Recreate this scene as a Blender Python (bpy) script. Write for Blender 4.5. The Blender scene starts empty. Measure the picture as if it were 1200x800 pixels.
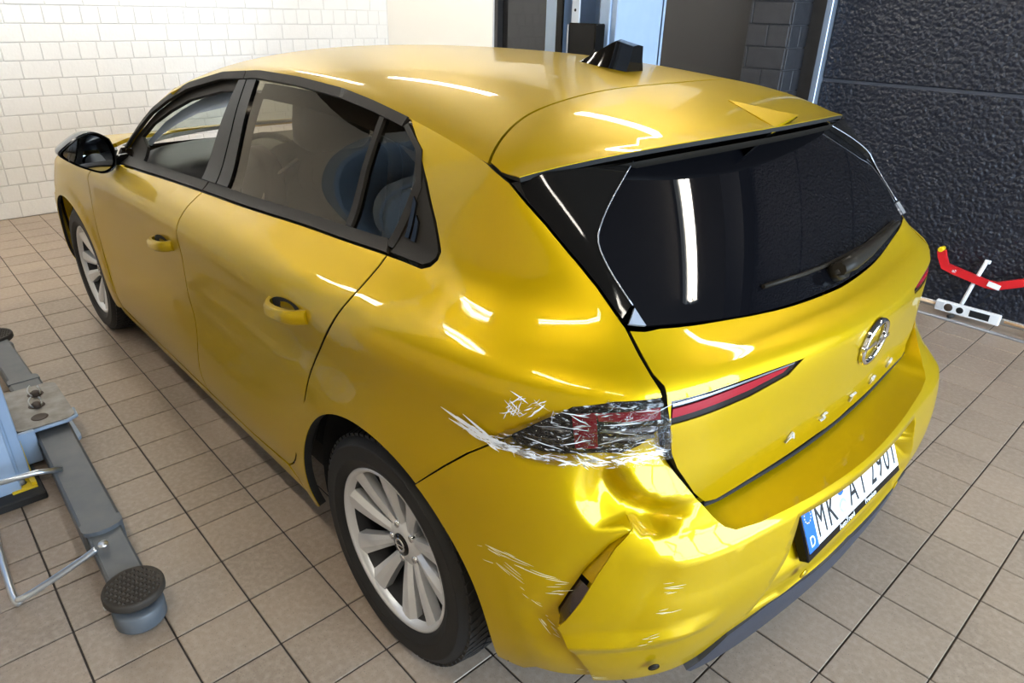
import bpy, math, random
import numpy as np
from mathutils import Matrix, Vector
from mathutils.bvhtree import BVHTree
from mathutils.geometry import delaunay_2d_cdt
random.seed(7)
scene = bpy.context.scene
COL = scene.collection
# ---- camera -------------------------------------------------------------------
CAM = dict(loc=(-1.1757, 1.5903, 1.5646), yaw=-.75744, pitch=-.45026, roll=-.02457, focal=808.96)   # focal in px of a 1200 px wide frame
def set_camera():
    yaw, pt, ro = CAM['yaw'], CAM['pitch'], CAM['roll']
    fw = np.array([math.cos(pt)*math.cos(yaw), math.cos(pt)*math.sin(yaw), math.sin(pt)])
    r = np.cross(fw, [0, 0, 1]); r /= np.linalg.norm(r); d = np.cross(fw, r)
    c, s = math.cos(ro), math.sin(ro); R, D = c*r+s*d, -s*r+c*d
    cam = bpy.data.cameras.new('camera'); cam.sensor_width = 36; cam.lens = CAM['focal']/1200*36; cam.clip_start = .05
    o = bpy.data.objects.new('camera', cam); COL.objects.link(o)
    x, y, z = CAM['loc']
    o.matrix_world = Matrix(((R[0], -D[0], -fw[0], x), (R[1], -D[1], -fw[1], y), (R[2], -D[2], -fw[2], z), (0, 0, 0, 1)))
    scene.camera = o
    return R, D, fw
CR, CD, CF = set_camera()
def project(X):
    q = np.asarray(X, float)-np.array(CAM['loc'])
    a, b, c = q@CR, q@CD, q@CF
    return 600+CAM['focal']*a/c, 400+CAM['focal']*b/c, c
# ---- world, daylight, exposure --------------------------------------------------
world = bpy.data.worlds.new('sky'); scene.world = world; world.use_nodes = True
world.node_tree.nodes['Background'].inputs[0].default_value = (.75, .86, 1, 1)
world.node_tree.nodes['Background'].inputs[1].default_value = 1.0
vs = scene.view_settings
vs.view_transform = 'Standard'; vs.look = 'None'; vs.exposure = 0.15; vs.gamma = 1.0; vs.use_curve_mapping = False
def area_light(name, loc, target, sx, sy, energy, color):
    l = bpy.data.lights.new(name, 'AREA'); l.shape = 'RECTANGLE'; l.size = sx; l.size_y = sy; l.energy = energy; l.color = color
    o = bpy.data.objects.new(name, l); COL.objects.link(o); o.location = loc
    o.rotation_euler = (Vector(target)-Vector(loc)).to_track_quat('-Z', 'Y').to_euler()
    return o
# daylight entering by the glazed gate behind the car
area_light('gate_daylight', (-4.85, -.6, 1.45), (0, -.6, 1.0), 3.6, 2.4, 540, (.62, .80, 1))
TUBE = 62.0      # emission of the fluorescent tubes

def natspline(t, P, tt):
    """natural cubic spline through P (n,k) at knots t, evaluated at tt"""
    t = np.asarray(t, float); P = np.asarray(P, float); n = len(t)
    h = np.diff(t); A = np.zeros((n, n)); B = np.zeros((n, P.shape[1]))
    A[0, 0] = A[-1, -1] = 1
    for i in range(1, n-1):
        A[i, i-1] = h[i-1]; A[i, i] = 2*(h[i-1]+h[i]); A[i, i+1] = h[i]
        B[i] = 6*((P[i+1]-P[i])/h[i]-(P[i]-P[i-1])/h[i-1])
    M = np.linalg.solve(A, B)
    k = np.clip(np.searchsorted(t, tt)-1, 0, n-2); hk = h[k][:, None]
    a = (t[k+1]-tt)[:, None]; b = (tt-t[k])[:, None]
    return (M[k]*a**3+M[k+1]*b**3)/(6*hk)+(P[k]/hk-M[k]*hk/6)*a+(P[k+1]/hk-M[k+1]*hk/6)*b
ROWS = [
 # nose centre ................ left side ................ rear centre
 [(3.50,0,.20),(3.48,.30,.20),(3.40,.58,.20),(3.22,.74,.20),(2.95,.81,.20),(2.675,.82,.20),(2.35,.82,.20),(2.0,.82,.20),(1.5,.82,.20),(1.0,.82,.20),(.5,.82,.20),(.2,.825,.20),(-.05,.825,.20),(-.25,.815,.20),(-.40,.775,.20),(-.505,.715,.20),(-.59,.62,.20),(-.66,.44,.20),(-.70,.22,.20),(-.715,0,.20)],
 [(3.56,0,.30),(3.54,.32,.30),(3.46,.62,.30),(3.27,.80,.30),(2.97,.885,.30),(2.675,.90,.30),(2.35,.888,.30),(2.0,.88,.30),(1.5,.88,.30),(1.0,.88,.30),(.5,.885,.30),(.2,.90,.30),(-.05,.908,.30),(-.26,.893,.30),(-.42,.842,.30),(-.54,.765,.30),(-.64,.655,.30),(-.705,.46,.30),(-.745,.23,.30),(-.758,0,.30)],
 [(3.58,0,.45),(3.56,.33,.45),(3.48,.65,.45),(3.29,.83,.45),(2.98,.905,.45),(2.675,.92,.45),(2.35,.905,.45),(2.0,.90,.45),(1.5,.90,.45),(1.0,.90,.45),(.5,.905,.45),(.2,.917,.45),(-.05,.925,.45),(-.265,.908,.45),(-.435,.858,.45),(-.565,.775,.45),(-.665,.66,.45),(-.73,.46,.45),(-.77,.23,.45),(-.785,0,.45)],
 [(3.57,0,.58),(3.55,.33,.58),(3.47,.65,.58),(3.28,.83,.58),(2.98,.905,.58),(2.675,.92,.58),(2.35,.903,.58),(2.0,.895,.58),(1.5,.895,.58),(1.0,.895,.58),(.5,.903,.58),(.2,.917,.58),(-.05,.925,.58),(-.265,.906,.58),(-.43,.855,.58),(-.555,.768,.58),(-.65,.645,.58),(-.71,.45,.58),(-.75,.225,.58),(-.765,0,.58)],
 [(3.52,0,.70),(3.50,.32,.70),(3.42,.63,.70),(3.24,.82,.70),(2.96,.90,.70),(2.675,.915,.70),(2.35,.902,.70),(2.0,.897,.70),(1.5,.897,.70),(1.0,.898,.70),(.5,.905,.71),(.2,.915,.715),(-.05,.918,.72),(-.26,.89,.72),(-.415,.832,.72),(-.535,.742,.72),(-.615,.628,.72),(-.658,.44,.72),(-.678,.22,.72),(-.688,0,.72)],
 [(3.45,0,.78),(3.43,.31,.78),(3.35,.60,.79),(3.18,.79,.80),(2.93,.885,.81),(2.675,.905,.82),(2.35,.902,.82),(2.0,.902,.82),(1.5,.903,.82),(1.0,.905,.82),(.5,.91,.825),(.2,.913,.825),(-.05,.902,.825),(-.25,.863,.82),(-.395,.80,.82),(-.515,.712,.82),(-.598,.608,.82),(-.65,.43,.82),(-.68,.215,.825),(-.692,0,.825)],
 [(3.30,0,.85),(3.27,.29,.85),(3.20,.55,.86),(3.07,.74,.87),(2.88,.855,.88),(2.65,.885,.90),(2.35,.898,.905),(2.0,.905,.91),(1.5,.908,.92),(1.0,.91,.925),(.5,.913,.935),(.2,.91,.94),(-.05,.89,.937),(-.235,.845,.925),(-.375,.785,.915),(-.485,.705,.908),(-.565,.598,.905),(-.628,.425,.915),(-.678,.215,.935),(-.698,0,.945)],
 [(3.1,0,.90),(3.08,.26,.90),(3.03,.50,.905),(2.95,.67,.92),(2.80,.79,.93),(2.60,.835,.94),(2.33,.852,.947),(2.0,.862,.955),(1.5,.858,.97),(1.0,.855,.985),(.5,.85,1.0),(.2,.845,1.01),(-.05,.83,1.01),(-.23,.797,1.0),(-.36,.748,.985),(-.465,.685,.975),(-.545,.602,.966),(-.603,.425,.963),(-.645,.215,.968),(-.66,0,.972)],
 [(2.75,0,.96),(2.74,.24,.96),(2.72,.45,.96),(2.67,.62,.965),(2.58,.73,.97),(2.45,.785,.972),(2.25,.803,.975),(2.0,.808,.983),(1.5,.80,1.005),(1.0,.79,1.03),(.5,.78,1.05),(.2,.776,1.065),(-.05,.768,1.07),(-.215,.748,1.065),(-.335,.715,1.055),(-.43,.675,1.045),(-.505,.612,1.03),(-.55,.43,1.015),(-.585,.215,1.003),(-.597,0,1.0)],
 [(2.55,0,.985),(2.54,.22,.985),(2.53,.42,.985),(2.48,.58,.985),(2.42,.69,.987),(2.32,.75,.99),(2.18,.777,.99),(1.98,.792,1.01),(1.5,.735,1.145),(1.0,.708,1.205),(.5,.70,1.215),(.2,.703,1.205),(-.05,.713,1.185),(-.175,.708,1.178),(-.27,.688,1.172),(-.335,.652,1.168),(-.378,.598,1.166),(-.415,.43,1.164),(-.445,.215,1.162),(-.455,0,1.16)],
 [(2.45,0,1.0),(2.44,.21,1.0),(2.43,.40,1.0),(2.40,.55,1.0),(2.34,.66,1.0),(2.25,.725,1.0),(2.13,.755,1.0),(1.97,.775,1.03),(1.5,.655,1.305),(1.0,.617,1.378),(.5,.62,1.370),(.2,.638,1.338),(-.05,.664,1.303),(-.135,.672,1.288),(-.19,.662,1.285),(-.228,.632,1.285),(-.25,.575,1.29),(-.262,.42,1.305),(-.272,.21,1.315),(-.276,0,1.318)],
]

def _set(r, pts):
    for c, p in pts.items(): ROWS[r][c] = p
for _c in range(4, 13):
    x, y, z = ROWS[0][_c]; ROWS[0][_c] = (x, y+.044, z)
    x, y, z = ROWS[1][_c]; ROWS[1][_c] = (x, max(y, .894), z)
    x, y, z = ROWS[2][_c]; ROWS[2][_c] = (x, max(y, .904), z)
_set(0, {13:(-.25,.85,.20),14:(-.40,.80,.20),15:(-.51,.73,.20),16:(-.605,.63,.20),17:(-.67,.45,.20)})
_set(4, {13:(-.262,.895,.72),14:(-.425,.85,.72),15:(-.54,.766,.72),16:(-.615,.64,.72),17:(-.658,.44,.72)})
_set(5, {12:(-.05,.912,.83),13:(-.26,.885,.83),14:(-.405,.840,.83),15:(-.525,.757,.828),16:(-.602,.64,.826),17:(-.652,.435,.828),18:(-.682,.215,.83)})
_set(6, {11:(.2,.915,.945),12:(-.05,.905,.948),13:(-.25,.878,.95),14:(-.392,.833,.949),15:(-.51,.757,.947),16:(-.588,.645,.946),17:(-.642,.435,.948),18:(-.682,.215,.951),19:(-.697,0,.953)})
_set(7, {12:(-.05,.842,1.015),13:(-.24,.823,1.01),14:(-.372,.784,1.004),15:(-.478,.72,.997),16:(-.55,.626,.989),17:(-.602,.43,.980),18:(-.643,.215,.976),19:(-.658,0,.976)})
_set(8, {12:(-.05,.772,1.07),13:(-.22,.764,1.067),14:(-.337,.735,1.06),15:(-.433,.688,1.05),16:(-.505,.618,1.035),17:(-.552,.43,1.015)})
_set(9, {12:(-.05,.717,1.187),13:(-.178,.717,1.18),14:(-.272,.700,1.174),15:(-.340,.662,1.169),16:(-.385,.602,1.166),17:(-.42,.43,1.164)})
_set(10,{12:(-.05,.668,1.303),13:(-.14,.685,1.288),14:(-.195,.680,1.282),15:(-.232,.648,1.283),16:(-.255,.588,1.288)})
ROWS_L = [list(r) for r in ROWS]          # left side: corner pushed in by the knock
_set(0, {13:(-.26,.82,.20),14:(-.42,.795,.20),15:(-.55,.745,.20),16:(-.645,.655,.20),17:(-.695,.45,.20)})
_set(1, {13:(-.265,.90,.30),14:(-.445,.87,.30),15:(-.59,.805,.30),16:(-.69,.70,.30),17:(-.735,.47,.30),18:(-.755,.23,.30),19:(-.76,0,.30)})
_set(2, {13:(-.267,.912,.45),14:(-.452,.878,.45),15:(-.605,.81,.45),16:(-.71,.695,.45),17:(-.757,.46,.45),18:(-.778,.23,.45)})
_set(3, {13:(-.266,.91,.58),14:(-.445,.873,.58),15:(-.59,.80,.58),16:(-.69,.685,.58),17:(-.735,.455,.58),18:(-.757,.225,.58)})
def _insert(rows):
    for r, row in enumerate(rows):
        p = tuple((a+b)/2 for a, b in zip(row[7], row[8]))
        if r == 9: p = (1.80, .760, 1.085)
        if r == 10: p = (1.787, .709, 1.192)
        row.insert(8, p)
    rows[10][7] = (1.975, .790, 1.022)
_insert(ROWS); _insert(ROWS_L)
def loft(rows, nu=260, nv=120, smooth=0):
    G = np.array(rows, float); R, C = G.shape[:2]
    d = np.linalg.norm(np.diff(G, axis=1), axis=2).mean(0)**.75
    tu = np.concatenate([[0], np.cumsum(d)])
    d = np.linalg.norm(np.diff(G, axis=0), axis=2)[:, 8:].mean(1)**.75
    tv = np.concatenate([[0], np.cumsum(d)])
    # mirror at both ends of u for tangent continuity over the centre plane
    m = np.array([1, -1, 1.])
    Gm = np.concatenate([G[:, 2:0:-1]*m, G, G[:, -2:-4:-1]*m], axis=1)
    tum = np.concatenate([-tu[2:0:-1], tu, 2*tu[-1]-tu[-2:-4:-1]])
    uu = np.linspace(0, tu[-1], nu); vv = np.linspace(0, tv[-1], nv)
    S = np.stack([natspline(tum, Gm[r], uu) for r in range(R)])      # R,nu,3
    S = np.stack([natspline(tv, S[:, i], vv) for i in range(nu)])     # nu,nv,3
    for _ in range(smooth):
        T = S.copy()
        T[1:-1, 1:-1] = S[1:-1, 1:-1]*.5+.125*(S[2:, 1:-1]+S[:-2, 1:-1]+S[1:-1, 2:]+S[1:-1, :-2])
        S = T
    return S
RAIL = [(1.62,.693,1.262),(1.5,.655,1.305),(1.25,.628,1.356),(1.0,.617,1.378),(.5,.62,1.370),(.2,.638,1.338),(-.05,.668,1.303),(-.14,.685,1.289),(-.185,.695,1.279),(-.228,.706,1.268)]
CENT = [(1.50,0,1.397),(1.42,0,1.411),(1.21,0,1.428),(1.0,0,1.436),(.5,0,1.438),(.2,0,1.428),(-.03,0,1.411),(-.12,0,1.400),(-.26,0,1.370),(-.395,0,1.327)]
def roof(nu=120, nv=48):
    Rl = np.array(RAIL, float); Ce = np.array(CENT, float)
    t = np.concatenate([[0], np.cumsum(np.linalg.norm(np.diff((Rl+Ce)/2, axis=0), axis=1)**.75)])
    uu = np.linspace(0, t[-1], nu)
    a = natspline(t, Rl, uu); c = natspline(t, Ce, uu)
    q = np.linspace(0, 1, nv)[None, :, None]           # 0 rail .. 1 centre
    w = 1-q                                             # y fraction
    y = a[:, None, 1:2]*w
    k = np.clip((np.arange(nu)/(nu-1)-.78)/.22, 0, 1)[:, None, None]
    e = 2.6+0*k
    z = c[:, None, 2:3]+(a-c)[:, None, 2:3]*(.72*w**2+.28*w**6)
    x = c[:, None, 0:1]+(a-c)[:, None, 0:1]*w**2.0
    return np.concatenate([x, y, z], 2)
# ---- helpers -------------------------------------------------------------------
def mat(name, col, rough=.5, metal=0, coat=0, spec=.5, bump=None, noise=None, emit=None, trans=0, ior=1.45, alpha=1, aniso=0, coat_rough=.03, sheen=0):
    m = bpy.data.materials.new(name); m.use_nodes = True
    nt = m.node_tree; b = nt.nodes['Principled BSDF']
    b.inputs['Base Color'].default_value = (*col, 1); b.inputs['Roughness'].default_value = rough
    b.inputs['Metallic'].default_value = metal; b.inputs['Coat Weight'].default_value = coat
    b.inputs['Coat Roughness'].default_value = coat_rough
    b.inputs['Specular IOR Level'].default_value = spec; b.inputs['Transmission Weight'].default_value = trans
    b.inputs['IOR'].default_value = ior; b.inputs['Alpha'].default_value = alpha
    if emit: b.inputs['Emission Color'].default_value = (*emit[0], 1); b.inputs['Emission Strength'].default_value = emit[1]
    tc = nt.nodes.new('ShaderNodeTexCoord')
    if noise:                                   # (scale, amount, second colour, detail)
        n = nt.nodes.new('ShaderNodeTexNoise'); n.inputs['Scale'].default_value = noise[0]; n.inputs['Detail'].default_value = noise[3] if len(noise) > 3 else 5
        nt.links.new(tc.outputs['Object'], n.inputs['Vector'])
        r = nt.nodes.new('ShaderNodeMapRange'); r.inputs[1].default_value = .3; r.inputs[2].default_value = .7
        r.inputs[3].default_value = 0; r.inputs[4].default_value = noise[1]
        nt.links.new(n.outputs['Fac'], r.inputs[0])
        x = nt.nodes.new('ShaderNodeMix'); x.data_type = 'RGBA'
        x.inputs['A'].default_value = (*col, 1); x.inputs['B'].default_value = (*noise[2], 1)
        nt.links.new(r.outputs[0], x.inputs['Factor']); nt.links.new(x.outputs['Result'], b.inputs['Base Color'])
    if bump:                                    # (scale, strength, distance, kind)
        kind = bump[3] if len(bump) > 3 else 'noise'
        n = nt.nodes.new('ShaderNodeTexVoronoi' if kind == 'voronoi' else 'ShaderNodeTexNoise')
        n.inputs['Scale'].default_value = bump[0]
        nt.links.new(tc.outputs['Object'], n.inputs['Vector'])
        bp = nt.nodes.new('ShaderNodeBump'); bp.inputs['Strength'].default_value = bump[1]; bp.inputs['Distance'].default_value = bump[2]
        nt.links.new(n.outputs['Distance' if kind == 'voronoi' else 'Fac'], bp.inputs['Height'])
        nt.links.new(bp.outputs['Normal'], b.inputs['Normal'])
    return m
def link(name, me, m=None, parent=None, loc=None, rot=None):
    if m: me.materials.append(m)
    o = bpy.data.objects.new(name, me); COL.objects.link(o)
    if parent: o.parent = parent
    if loc is not None: o.location = loc
    if rot is not None: o.rotation_euler = rot
    return o
def mesh(V, F, smooth=False, name='mesh'):
    me = bpy.data.meshes.new(name); me.from_pydata([tuple(map(float, v)) for v in V], [], [tuple(int(i) for i in f) for f in F]); me.update()
    if smooth: me.shade_smooth()
    return me
def tag(o, label=None, cat=None, group=None, kind=None):
    if label: o['label'] = label
    if cat: o['category'] = cat
    if group: o['group'] = group
    if kind: o['kind'] = kind
    return o
def empty(name, loc=(0, 0, 0), rotz=0, label=None, cat=None, group=None, parent=None):
    o = bpy.data.objects.new(name, None); COL.objects.link(o); o.location = loc; o.rotation_euler = (0, 0, rotz)
    o.empty_display_size = .1
    if parent: o.parent = parent
    return tag(o, label, cat, group)
class MB:
    """collects boxes, tubes, lathes and sweeps; build() links them as one mesh object"""
    def __init__(s): s.V = []; s.F = []; s.sm = []
    def add(s, V, F, smooth=False):
        n = len(s.V); s.V += [tuple(map(float, v)) for v in V]; s.F += [tuple(int(i)+n for i in f) for f in F]; s.sm += [smooth]*len(F); return s
    def box(s, x0, x1, y0, y1, z0, z1, b=0, M=None):
        if b <= 0:
            V = [(x, y, z) for x in (x0, x1) for y in (y0, y1) for z in (z0, z1)]
            F = [(0, 1, 3, 2), (4, 6, 7, 5), (0, 4, 5, 1), (2, 3, 7, 6), (0, 2, 6, 4), (1, 5, 7, 3)]
        else:                                   # chamfered box
            b = min(b, (x1-x0)*.45, (y1-y0)*.45, (z1-z0)*.45)
            V = []; idx = {}
            for i, (x, sx) in enumerate(((x0, 1), (x1, -1))):
                for j, (y, sy) in enumerate(((y0, 1), (y1, -1))):
                    for k, (z, sz) in enumerate(((z0, 1), (z1, -1))):
                        for a in range(3):
                            idx[i, j, k, a] = len(V)
                            V.append((x+(0 if a == 0 else b*sx), y+(0 if a == 1 else b*sy), z+(0 if a == 2 else b*sz)))
            F = []
            for i in (0, 1): q = [idx[i, 0, 0, 0], idx[i, 0, 1, 0], idx[i, 1, 1, 0], idx[i, 1, 0, 0]]; F.append(q if i == 0 else q[::-1])
            for j in (0, 1): q = [idx[0, j, 0, 1], idx[1, j, 0, 1], idx[1, j, 1, 1], idx[0, j, 1, 1]]; F.append(q if j == 0 else q[::-1])
            for k in (0, 1): q = [idx[0, 0, k, 2], idx[0, 1, k, 2], idx[1, 1, k, 2], idx[1, 0, k, 2]]; F.append(q if k == 0 else q[::-1])
            for i in (0, 1):
                for j in (0, 1): q = [idx[i, j, 0, 0], idx[i, j, 0, 1], idx[i, j, 1, 1], idx[i, j, 1, 0]]; F.append(q if i != j else q[::-1])
                for k in (0, 1): q = [idx[i, 0, k, 0], idx[i, 1, k, 0], idx[i, 1, k, 2], idx[i, 0, k, 2]]; F.append(q if i == k else q[::-1])
            for j in (0, 1):
                for k in (0, 1): q = [idx[0, j, k, 1], idx[1, j, k, 1], idx[1, j, k, 2], idx[0, j, k, 2]]; F.append(q if j != k else q[::-1])
            for i in (0, 1):
                for j in (0, 1):
                    for k in (0, 1): q = [idx[i, j, k, 0], idx[i, j, k, 1], idx[i, j, k, 2]]; F.append(q if (i+j+k) % 2 else q[::-1])
        if M is not None: V = [tuple(M@Vector(v)) for v in V]
        return s.add(V, F)
    def tube(s, pts, r, n=10, cap=True, smooth=True):
        P = [Vector(p) for p in pts]; rs = r if hasattr(r, '__len__') else [r]*len(P)
        V = []; F = []; prev = None
        for i, p in enumerate(P):
            t = (P[min(i+1, len(P)-1)]-P[max(i-1, 0)]).normalized()
            if prev is None: u = t.orthogonal().normalized()
            else: u = (prev-t*prev.dot(t)).normalized()
            prev = u; w = t.cross(u)
            for k in range(n):
                a = 2*math.pi*k/n; V.append(p+(u*math.cos(a)+w*math.sin(a))*rs[i])
        for i in range(len(P)-1):
            for k in range(n): F.append((i*n+k, i*n+(k+1) % n, (i+1)*n+(k+1) % n, (i+1)*n+k))
        s.add(V, F, smooth)
        if cap:
            m = len(V); base = len(s.V)-m
            s.F += [tuple(base+k for k in range(n))[::-1], tuple(base+m-n+k for k in range(n))]; s.sm += [False, False]
        return s
    def lathe(s, prof, n=48, axis='y', c=(0, 0, 0), smooth=True, closed=False):
        """profile of (radius, offset along axis)"""
        V = []; F = []; m = len(prof)
        for k in range(n):
            a = 2*math.pi*k/n; ca, sa = math.cos(a), math.sin(a)
            for r, h in prof:
                V.append((c[0]+r*ca, c[1]+h, c[2]+r*sa) if axis == 'y' else (c[0]+r*ca, c[1]+r*sa, c[2]+h) if axis == 'z' else (c[0]+h, c[1]+r*ca, c[2]+r*sa))
        for k in range(n):
            for i in range(m-1+(1 if closed else 0)):
                j = (i+1) % m; q = (k*m+i, k*m+j, ((k+1) % n)*m+j, ((k+1) % n)*m+i); F.append(q if axis != 'z' else q[::-1])
        return s.add(V, F, smooth)
    def prism(s, poly, h0, h1, plane='xy', smooth=False):
        """extrude a 2D polygon; plane 'xy' along z, 'xz' along y, 'yz' along x"""
        f = {'xy': lambda a, b, h: (a, b, h), 'xz': lambda a, b, h: (a, h, b), 'yz': lambda a, b, h: (h, a, b)}[plane]
        n = len(poly); V = [f(a, b, h0) for a, b in poly]+[f(a, b, h1) for a, b in poly]
        F = [tuple(range(n)), tuple(range(2*n-1, n-1, -1))]+[(i, i+n, (i+1) % n+n, (i+1) % n) for i in range(n)]
        s.add(V, F[:2]); k = len(s.V)-2*n
        s.F += [tuple(j+k for j in q) for q in F[2:]]; s.sm += [smooth]*n
        return s
    def mesh(s, name='mesh', fix=True):
        me = bpy.data.meshes.new(name); me.from_pydata(s.V, [], s.F)
        me.polygons.foreach_set('use_smooth', s.sm)
        if fix:
            import bmesh
            bm = bmesh.new(); bm.from_mesh(me); bmesh.ops.recalc_face_normals(bm, faces=bm.faces); bm.to_mesh(me); bm.free()
        me.update(); return me
    def build(s, name, m, parent=None, loc=None, rot=None, fix=True): return link(name, s.mesh(name, fix), m, parent, loc, rot)
def copy_tree(o, parent=None):
    c = o.copy(); COL.objects.link(c); c.parent = parent
    for ch in list(o.children): copy_tree(ch, c)
    return c
def text_mesh(body, size, depth=.001, align='LEFT', spacing=1.0, shear=0):
    cu = bpy.data.curves.new('text', 'FONT'); cu.body = body; cu.size = size; cu.extrude = depth/2; cu.align_x = align; cu.space_character = spacing; cu.shear = shear
    o = bpy.data.objects.new('text', cu); COL.objects.link(o)
    dg = bpy.context.evaluated_depsgraph_get(); me = bpy.data.meshes.new_from_object(o.evaluated_get(dg))
    bpy.data.objects.remove(o); bpy.data.curves.remove(cu)
    return me
# ---- the room -------------------------------------------------------------------
XB, YR, YD, YL, XR, ZC = 5.30, -2.70, -2.93, 4.6, -4.8, 3.25
M_joint = mat('dark tile joint', (.045, .036, .03), .9)
def tile_mat():
    m = mat('beige floor tile', (.30, .235, .18), .38, spec=.45)
    nt = m.node_tree; b = nt.nodes['Principled BSDF']
    tc = nt.nodes.new('ShaderNodeNewGeometry')
    n1 = nt.nodes.new('ShaderNodeTexNoise'); n1.inputs['Scale'].default_value = 2.2; n1.inputs['Detail'].default_value = 4
    n2 = nt.nodes.new('ShaderNodeTexNoise'); n2.inputs['Scale'].default_value = 60; n2.inputs['Detail'].default_value = 6
    n3 = nt.nodes.new('ShaderNodeTexNoise'); n3.inputs['Scale'].default_value = 260; n3.inputs['Detail'].default_value = 2
    for n in (n1, n2, n3): nt.links.new(tc.outputs['Position'], n.inputs['Vector'])
    oi = nt.nodes.new('ShaderNodeObjectInfo')
    def mix(fac, a, b_, lo, hi, blend='MIX', amt=1):
        r = nt.nodes.new('ShaderNodeMapRange'); r.inputs[1].default_value = lo; r.inputs[2].default_value = hi; r.inputs[4].default_value = amt
        nt.links.new(fac, r.inputs[0])
        x = nt.nodes.new('ShaderNodeMix'); x.data_type = 'RGBA'; x.blend_type = blend
        nt.links.new(r.outputs[0], x.inputs['Factor'])
        for s, v in (('A', a), ('B', b_)):
            if isinstance(v, tuple): x.inputs[s].default_value = (*v, 1)
            else: nt.links.new(v, x.inputs[s])
        return x.outputs['Result']
    c = mix(oi.outputs['Random'], (.335, .262, .198), (.285, .222, .168), 0, 1)
    c = mix(n1.outputs['Fac'], c, (.225, .178, .138), .45, .75, amt=.8)
    c = mix(n2.outputs['Fac'], c, (.42, .345, .275), .42, .75, amt=.6)
    c = mix(n3.outputs['Fac'], c, (.10, .08, .065), .62, .74, amt=.75)
    nt.links.new(c, b.inputs['Base Color'])
    bp = nt.nodes.new('ShaderNodeBump'); bp.inputs['Strength'].default_value = .25; bp.inputs['Distance'].default_value = .0012
    nt.links.new(n2.outputs['Fac'], bp.inputs['Height']); nt.links.new(bp.outputs['Normal'], b.inputs['Normal'])
    return m
M_tile = tile_mat()
floor = MB().box(XR-.2, XB+.2, -7.2, YL+.2, -.06, -.004).build('floor', M_joint)
tag(floor, kind='structure', label='beige square tiled workshop floor')
PSI = .008; TX, TY = .2037, .2037
def tile_corner(gx, gy):        # grid (metres along -x, metres along -y) -> world
    return (1.835-gx*math.cos(PSI)-gy*math.sin(PSI)*1, 1.516+gx*math.sin(PSI)-gy*math.cos(PSI))
def tile_rows():
    e = [(-i*TX, TX) for i in range(1, 19)][::-1]; g = 0
    for k in range(4): e.append((g, TX)); g += TX
    for k in range(2): e.append((g, TX/2)); g += TX/2
    while g < 6.4: e.append((g, TX)); g += TX
    return e
tiles = []
for gx, w in tile_rows():
    for j in range(-16, 43):
        gy = j*TY; cx, cy = tile_corner(gx+w/2, gy+TY/2)
        if not (XR < cx < XB+.05 and -7.0 < cy < YL): continue
        u, v, d = project((cx, cy, 0)); ins = d > .3 and -40 < u < 1240 and -40 < v < 840
        if ins and -.62 < cx < 3.45 and abs(cy) < .66: ins = False          # below the car
        tiles.append((d if ins else 1e6+abs(cx)+abs(cy), cx, cy, w))
tiles.sort(key=lambda t: t[0])
J = .0025
def tile_mesh(w):
    return MB().box(-w/2+J, w/2-J, -TY/2+J, TY/2-J, -.012, 0, b=.0015).mesh('tile')
tm = {}
rest = MB()
for k, (d, cx, cy, w) in enumerate(tiles):
    key = round(w, 4)
    if key not in tm: tm[key] = tile_mesh(w); tm[key].materials.append(M_tile)
    if k < 300 and d < 1e5:
        o = bpy.data.objects.new('tile', tm[key]); COL.objects.link(o); o.parent = floor
        o.location = (cx, cy, random.uniform(-.0004, .0004)); o.rotation_euler = (0, 0, -PSI)
    else:
        rest.box(cx-w/2+J, cx+w/2-J, cy-TY/2+J, cy+TY/2-J, -.012, 0)
tag(rest.build('tile_field', M_tile, floor, fix=False), kind='stuff')
# far wall of white painted masonry: courses of 125 mm, header and stretcher courses
M_brick = mat('white painted brick', (.90, .90, .89), .6, bump=(45, .35, .004), noise=(9, .35, (.84, .84, .82)))
M_mortar = mat('white painted joint', (.80, .80, .79), .8)
wall_b = MB().box(XB, XB+.2, YR-.3, YL+.2, 0, ZC).build('wall_back', M_mortar)
tag(wall_b, kind='structure', label='white painted brick wall')
bm_cache = {}
def brick_mesh(w, h, t=.006):
    k = (w, h, t)
    if k not in bm_cache:
        bm_cache[k] = MB().box(-t, 0, -w/2+.0035, w/2-.0035, .0035, h-.0035, b=.003).mesh('brick')
        bm_cache[k].materials.append(M_brick)
    return bm_cache[k]
HEAD = {0: 0, 1: 1, 2: 1, 3: 1, 4: 0, 5: 1, 6: 0, 7: 1, 8: 0, 9: 1, 10: 0, 11: 1, 12: 0}
rest = MB()
for c in range(26):
    z = c*.1255; head = HEAD.get(c, c % 2); w = .1262 if head else .2524
    y = 1.6-(.06 if c % 4 < 2 else .125)-(.03 if head else 0); yend = YR+.01
    yy = YL
    yy = YL-((YL-y) % w)
    while yy-w > yend-w:
        y0 = max(yy-w, yend); ww = yy-y0
        if ww > .03:
            u, v, d = project((XB, yy-ww/2, z+.06))
            if ww > w-.001 and -30 < u < 500 and -25 < v < 275:
                o = bpy.data.objects.new('brick', brick_mesh(w, .1255)); COL.objects.link(o); o.parent = wall_b
                o.location = (XB+random.uniform(-.002, .0015), yy-ww/2, z)
            else: rest.box(XB-.006, XB, y0+.0035, yy-.0035, z+.0035, z+.122)
        yy -= w
tag(rest.build('brick_field', M_brick, wall_b, fix=False), kind='stuff')
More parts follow.
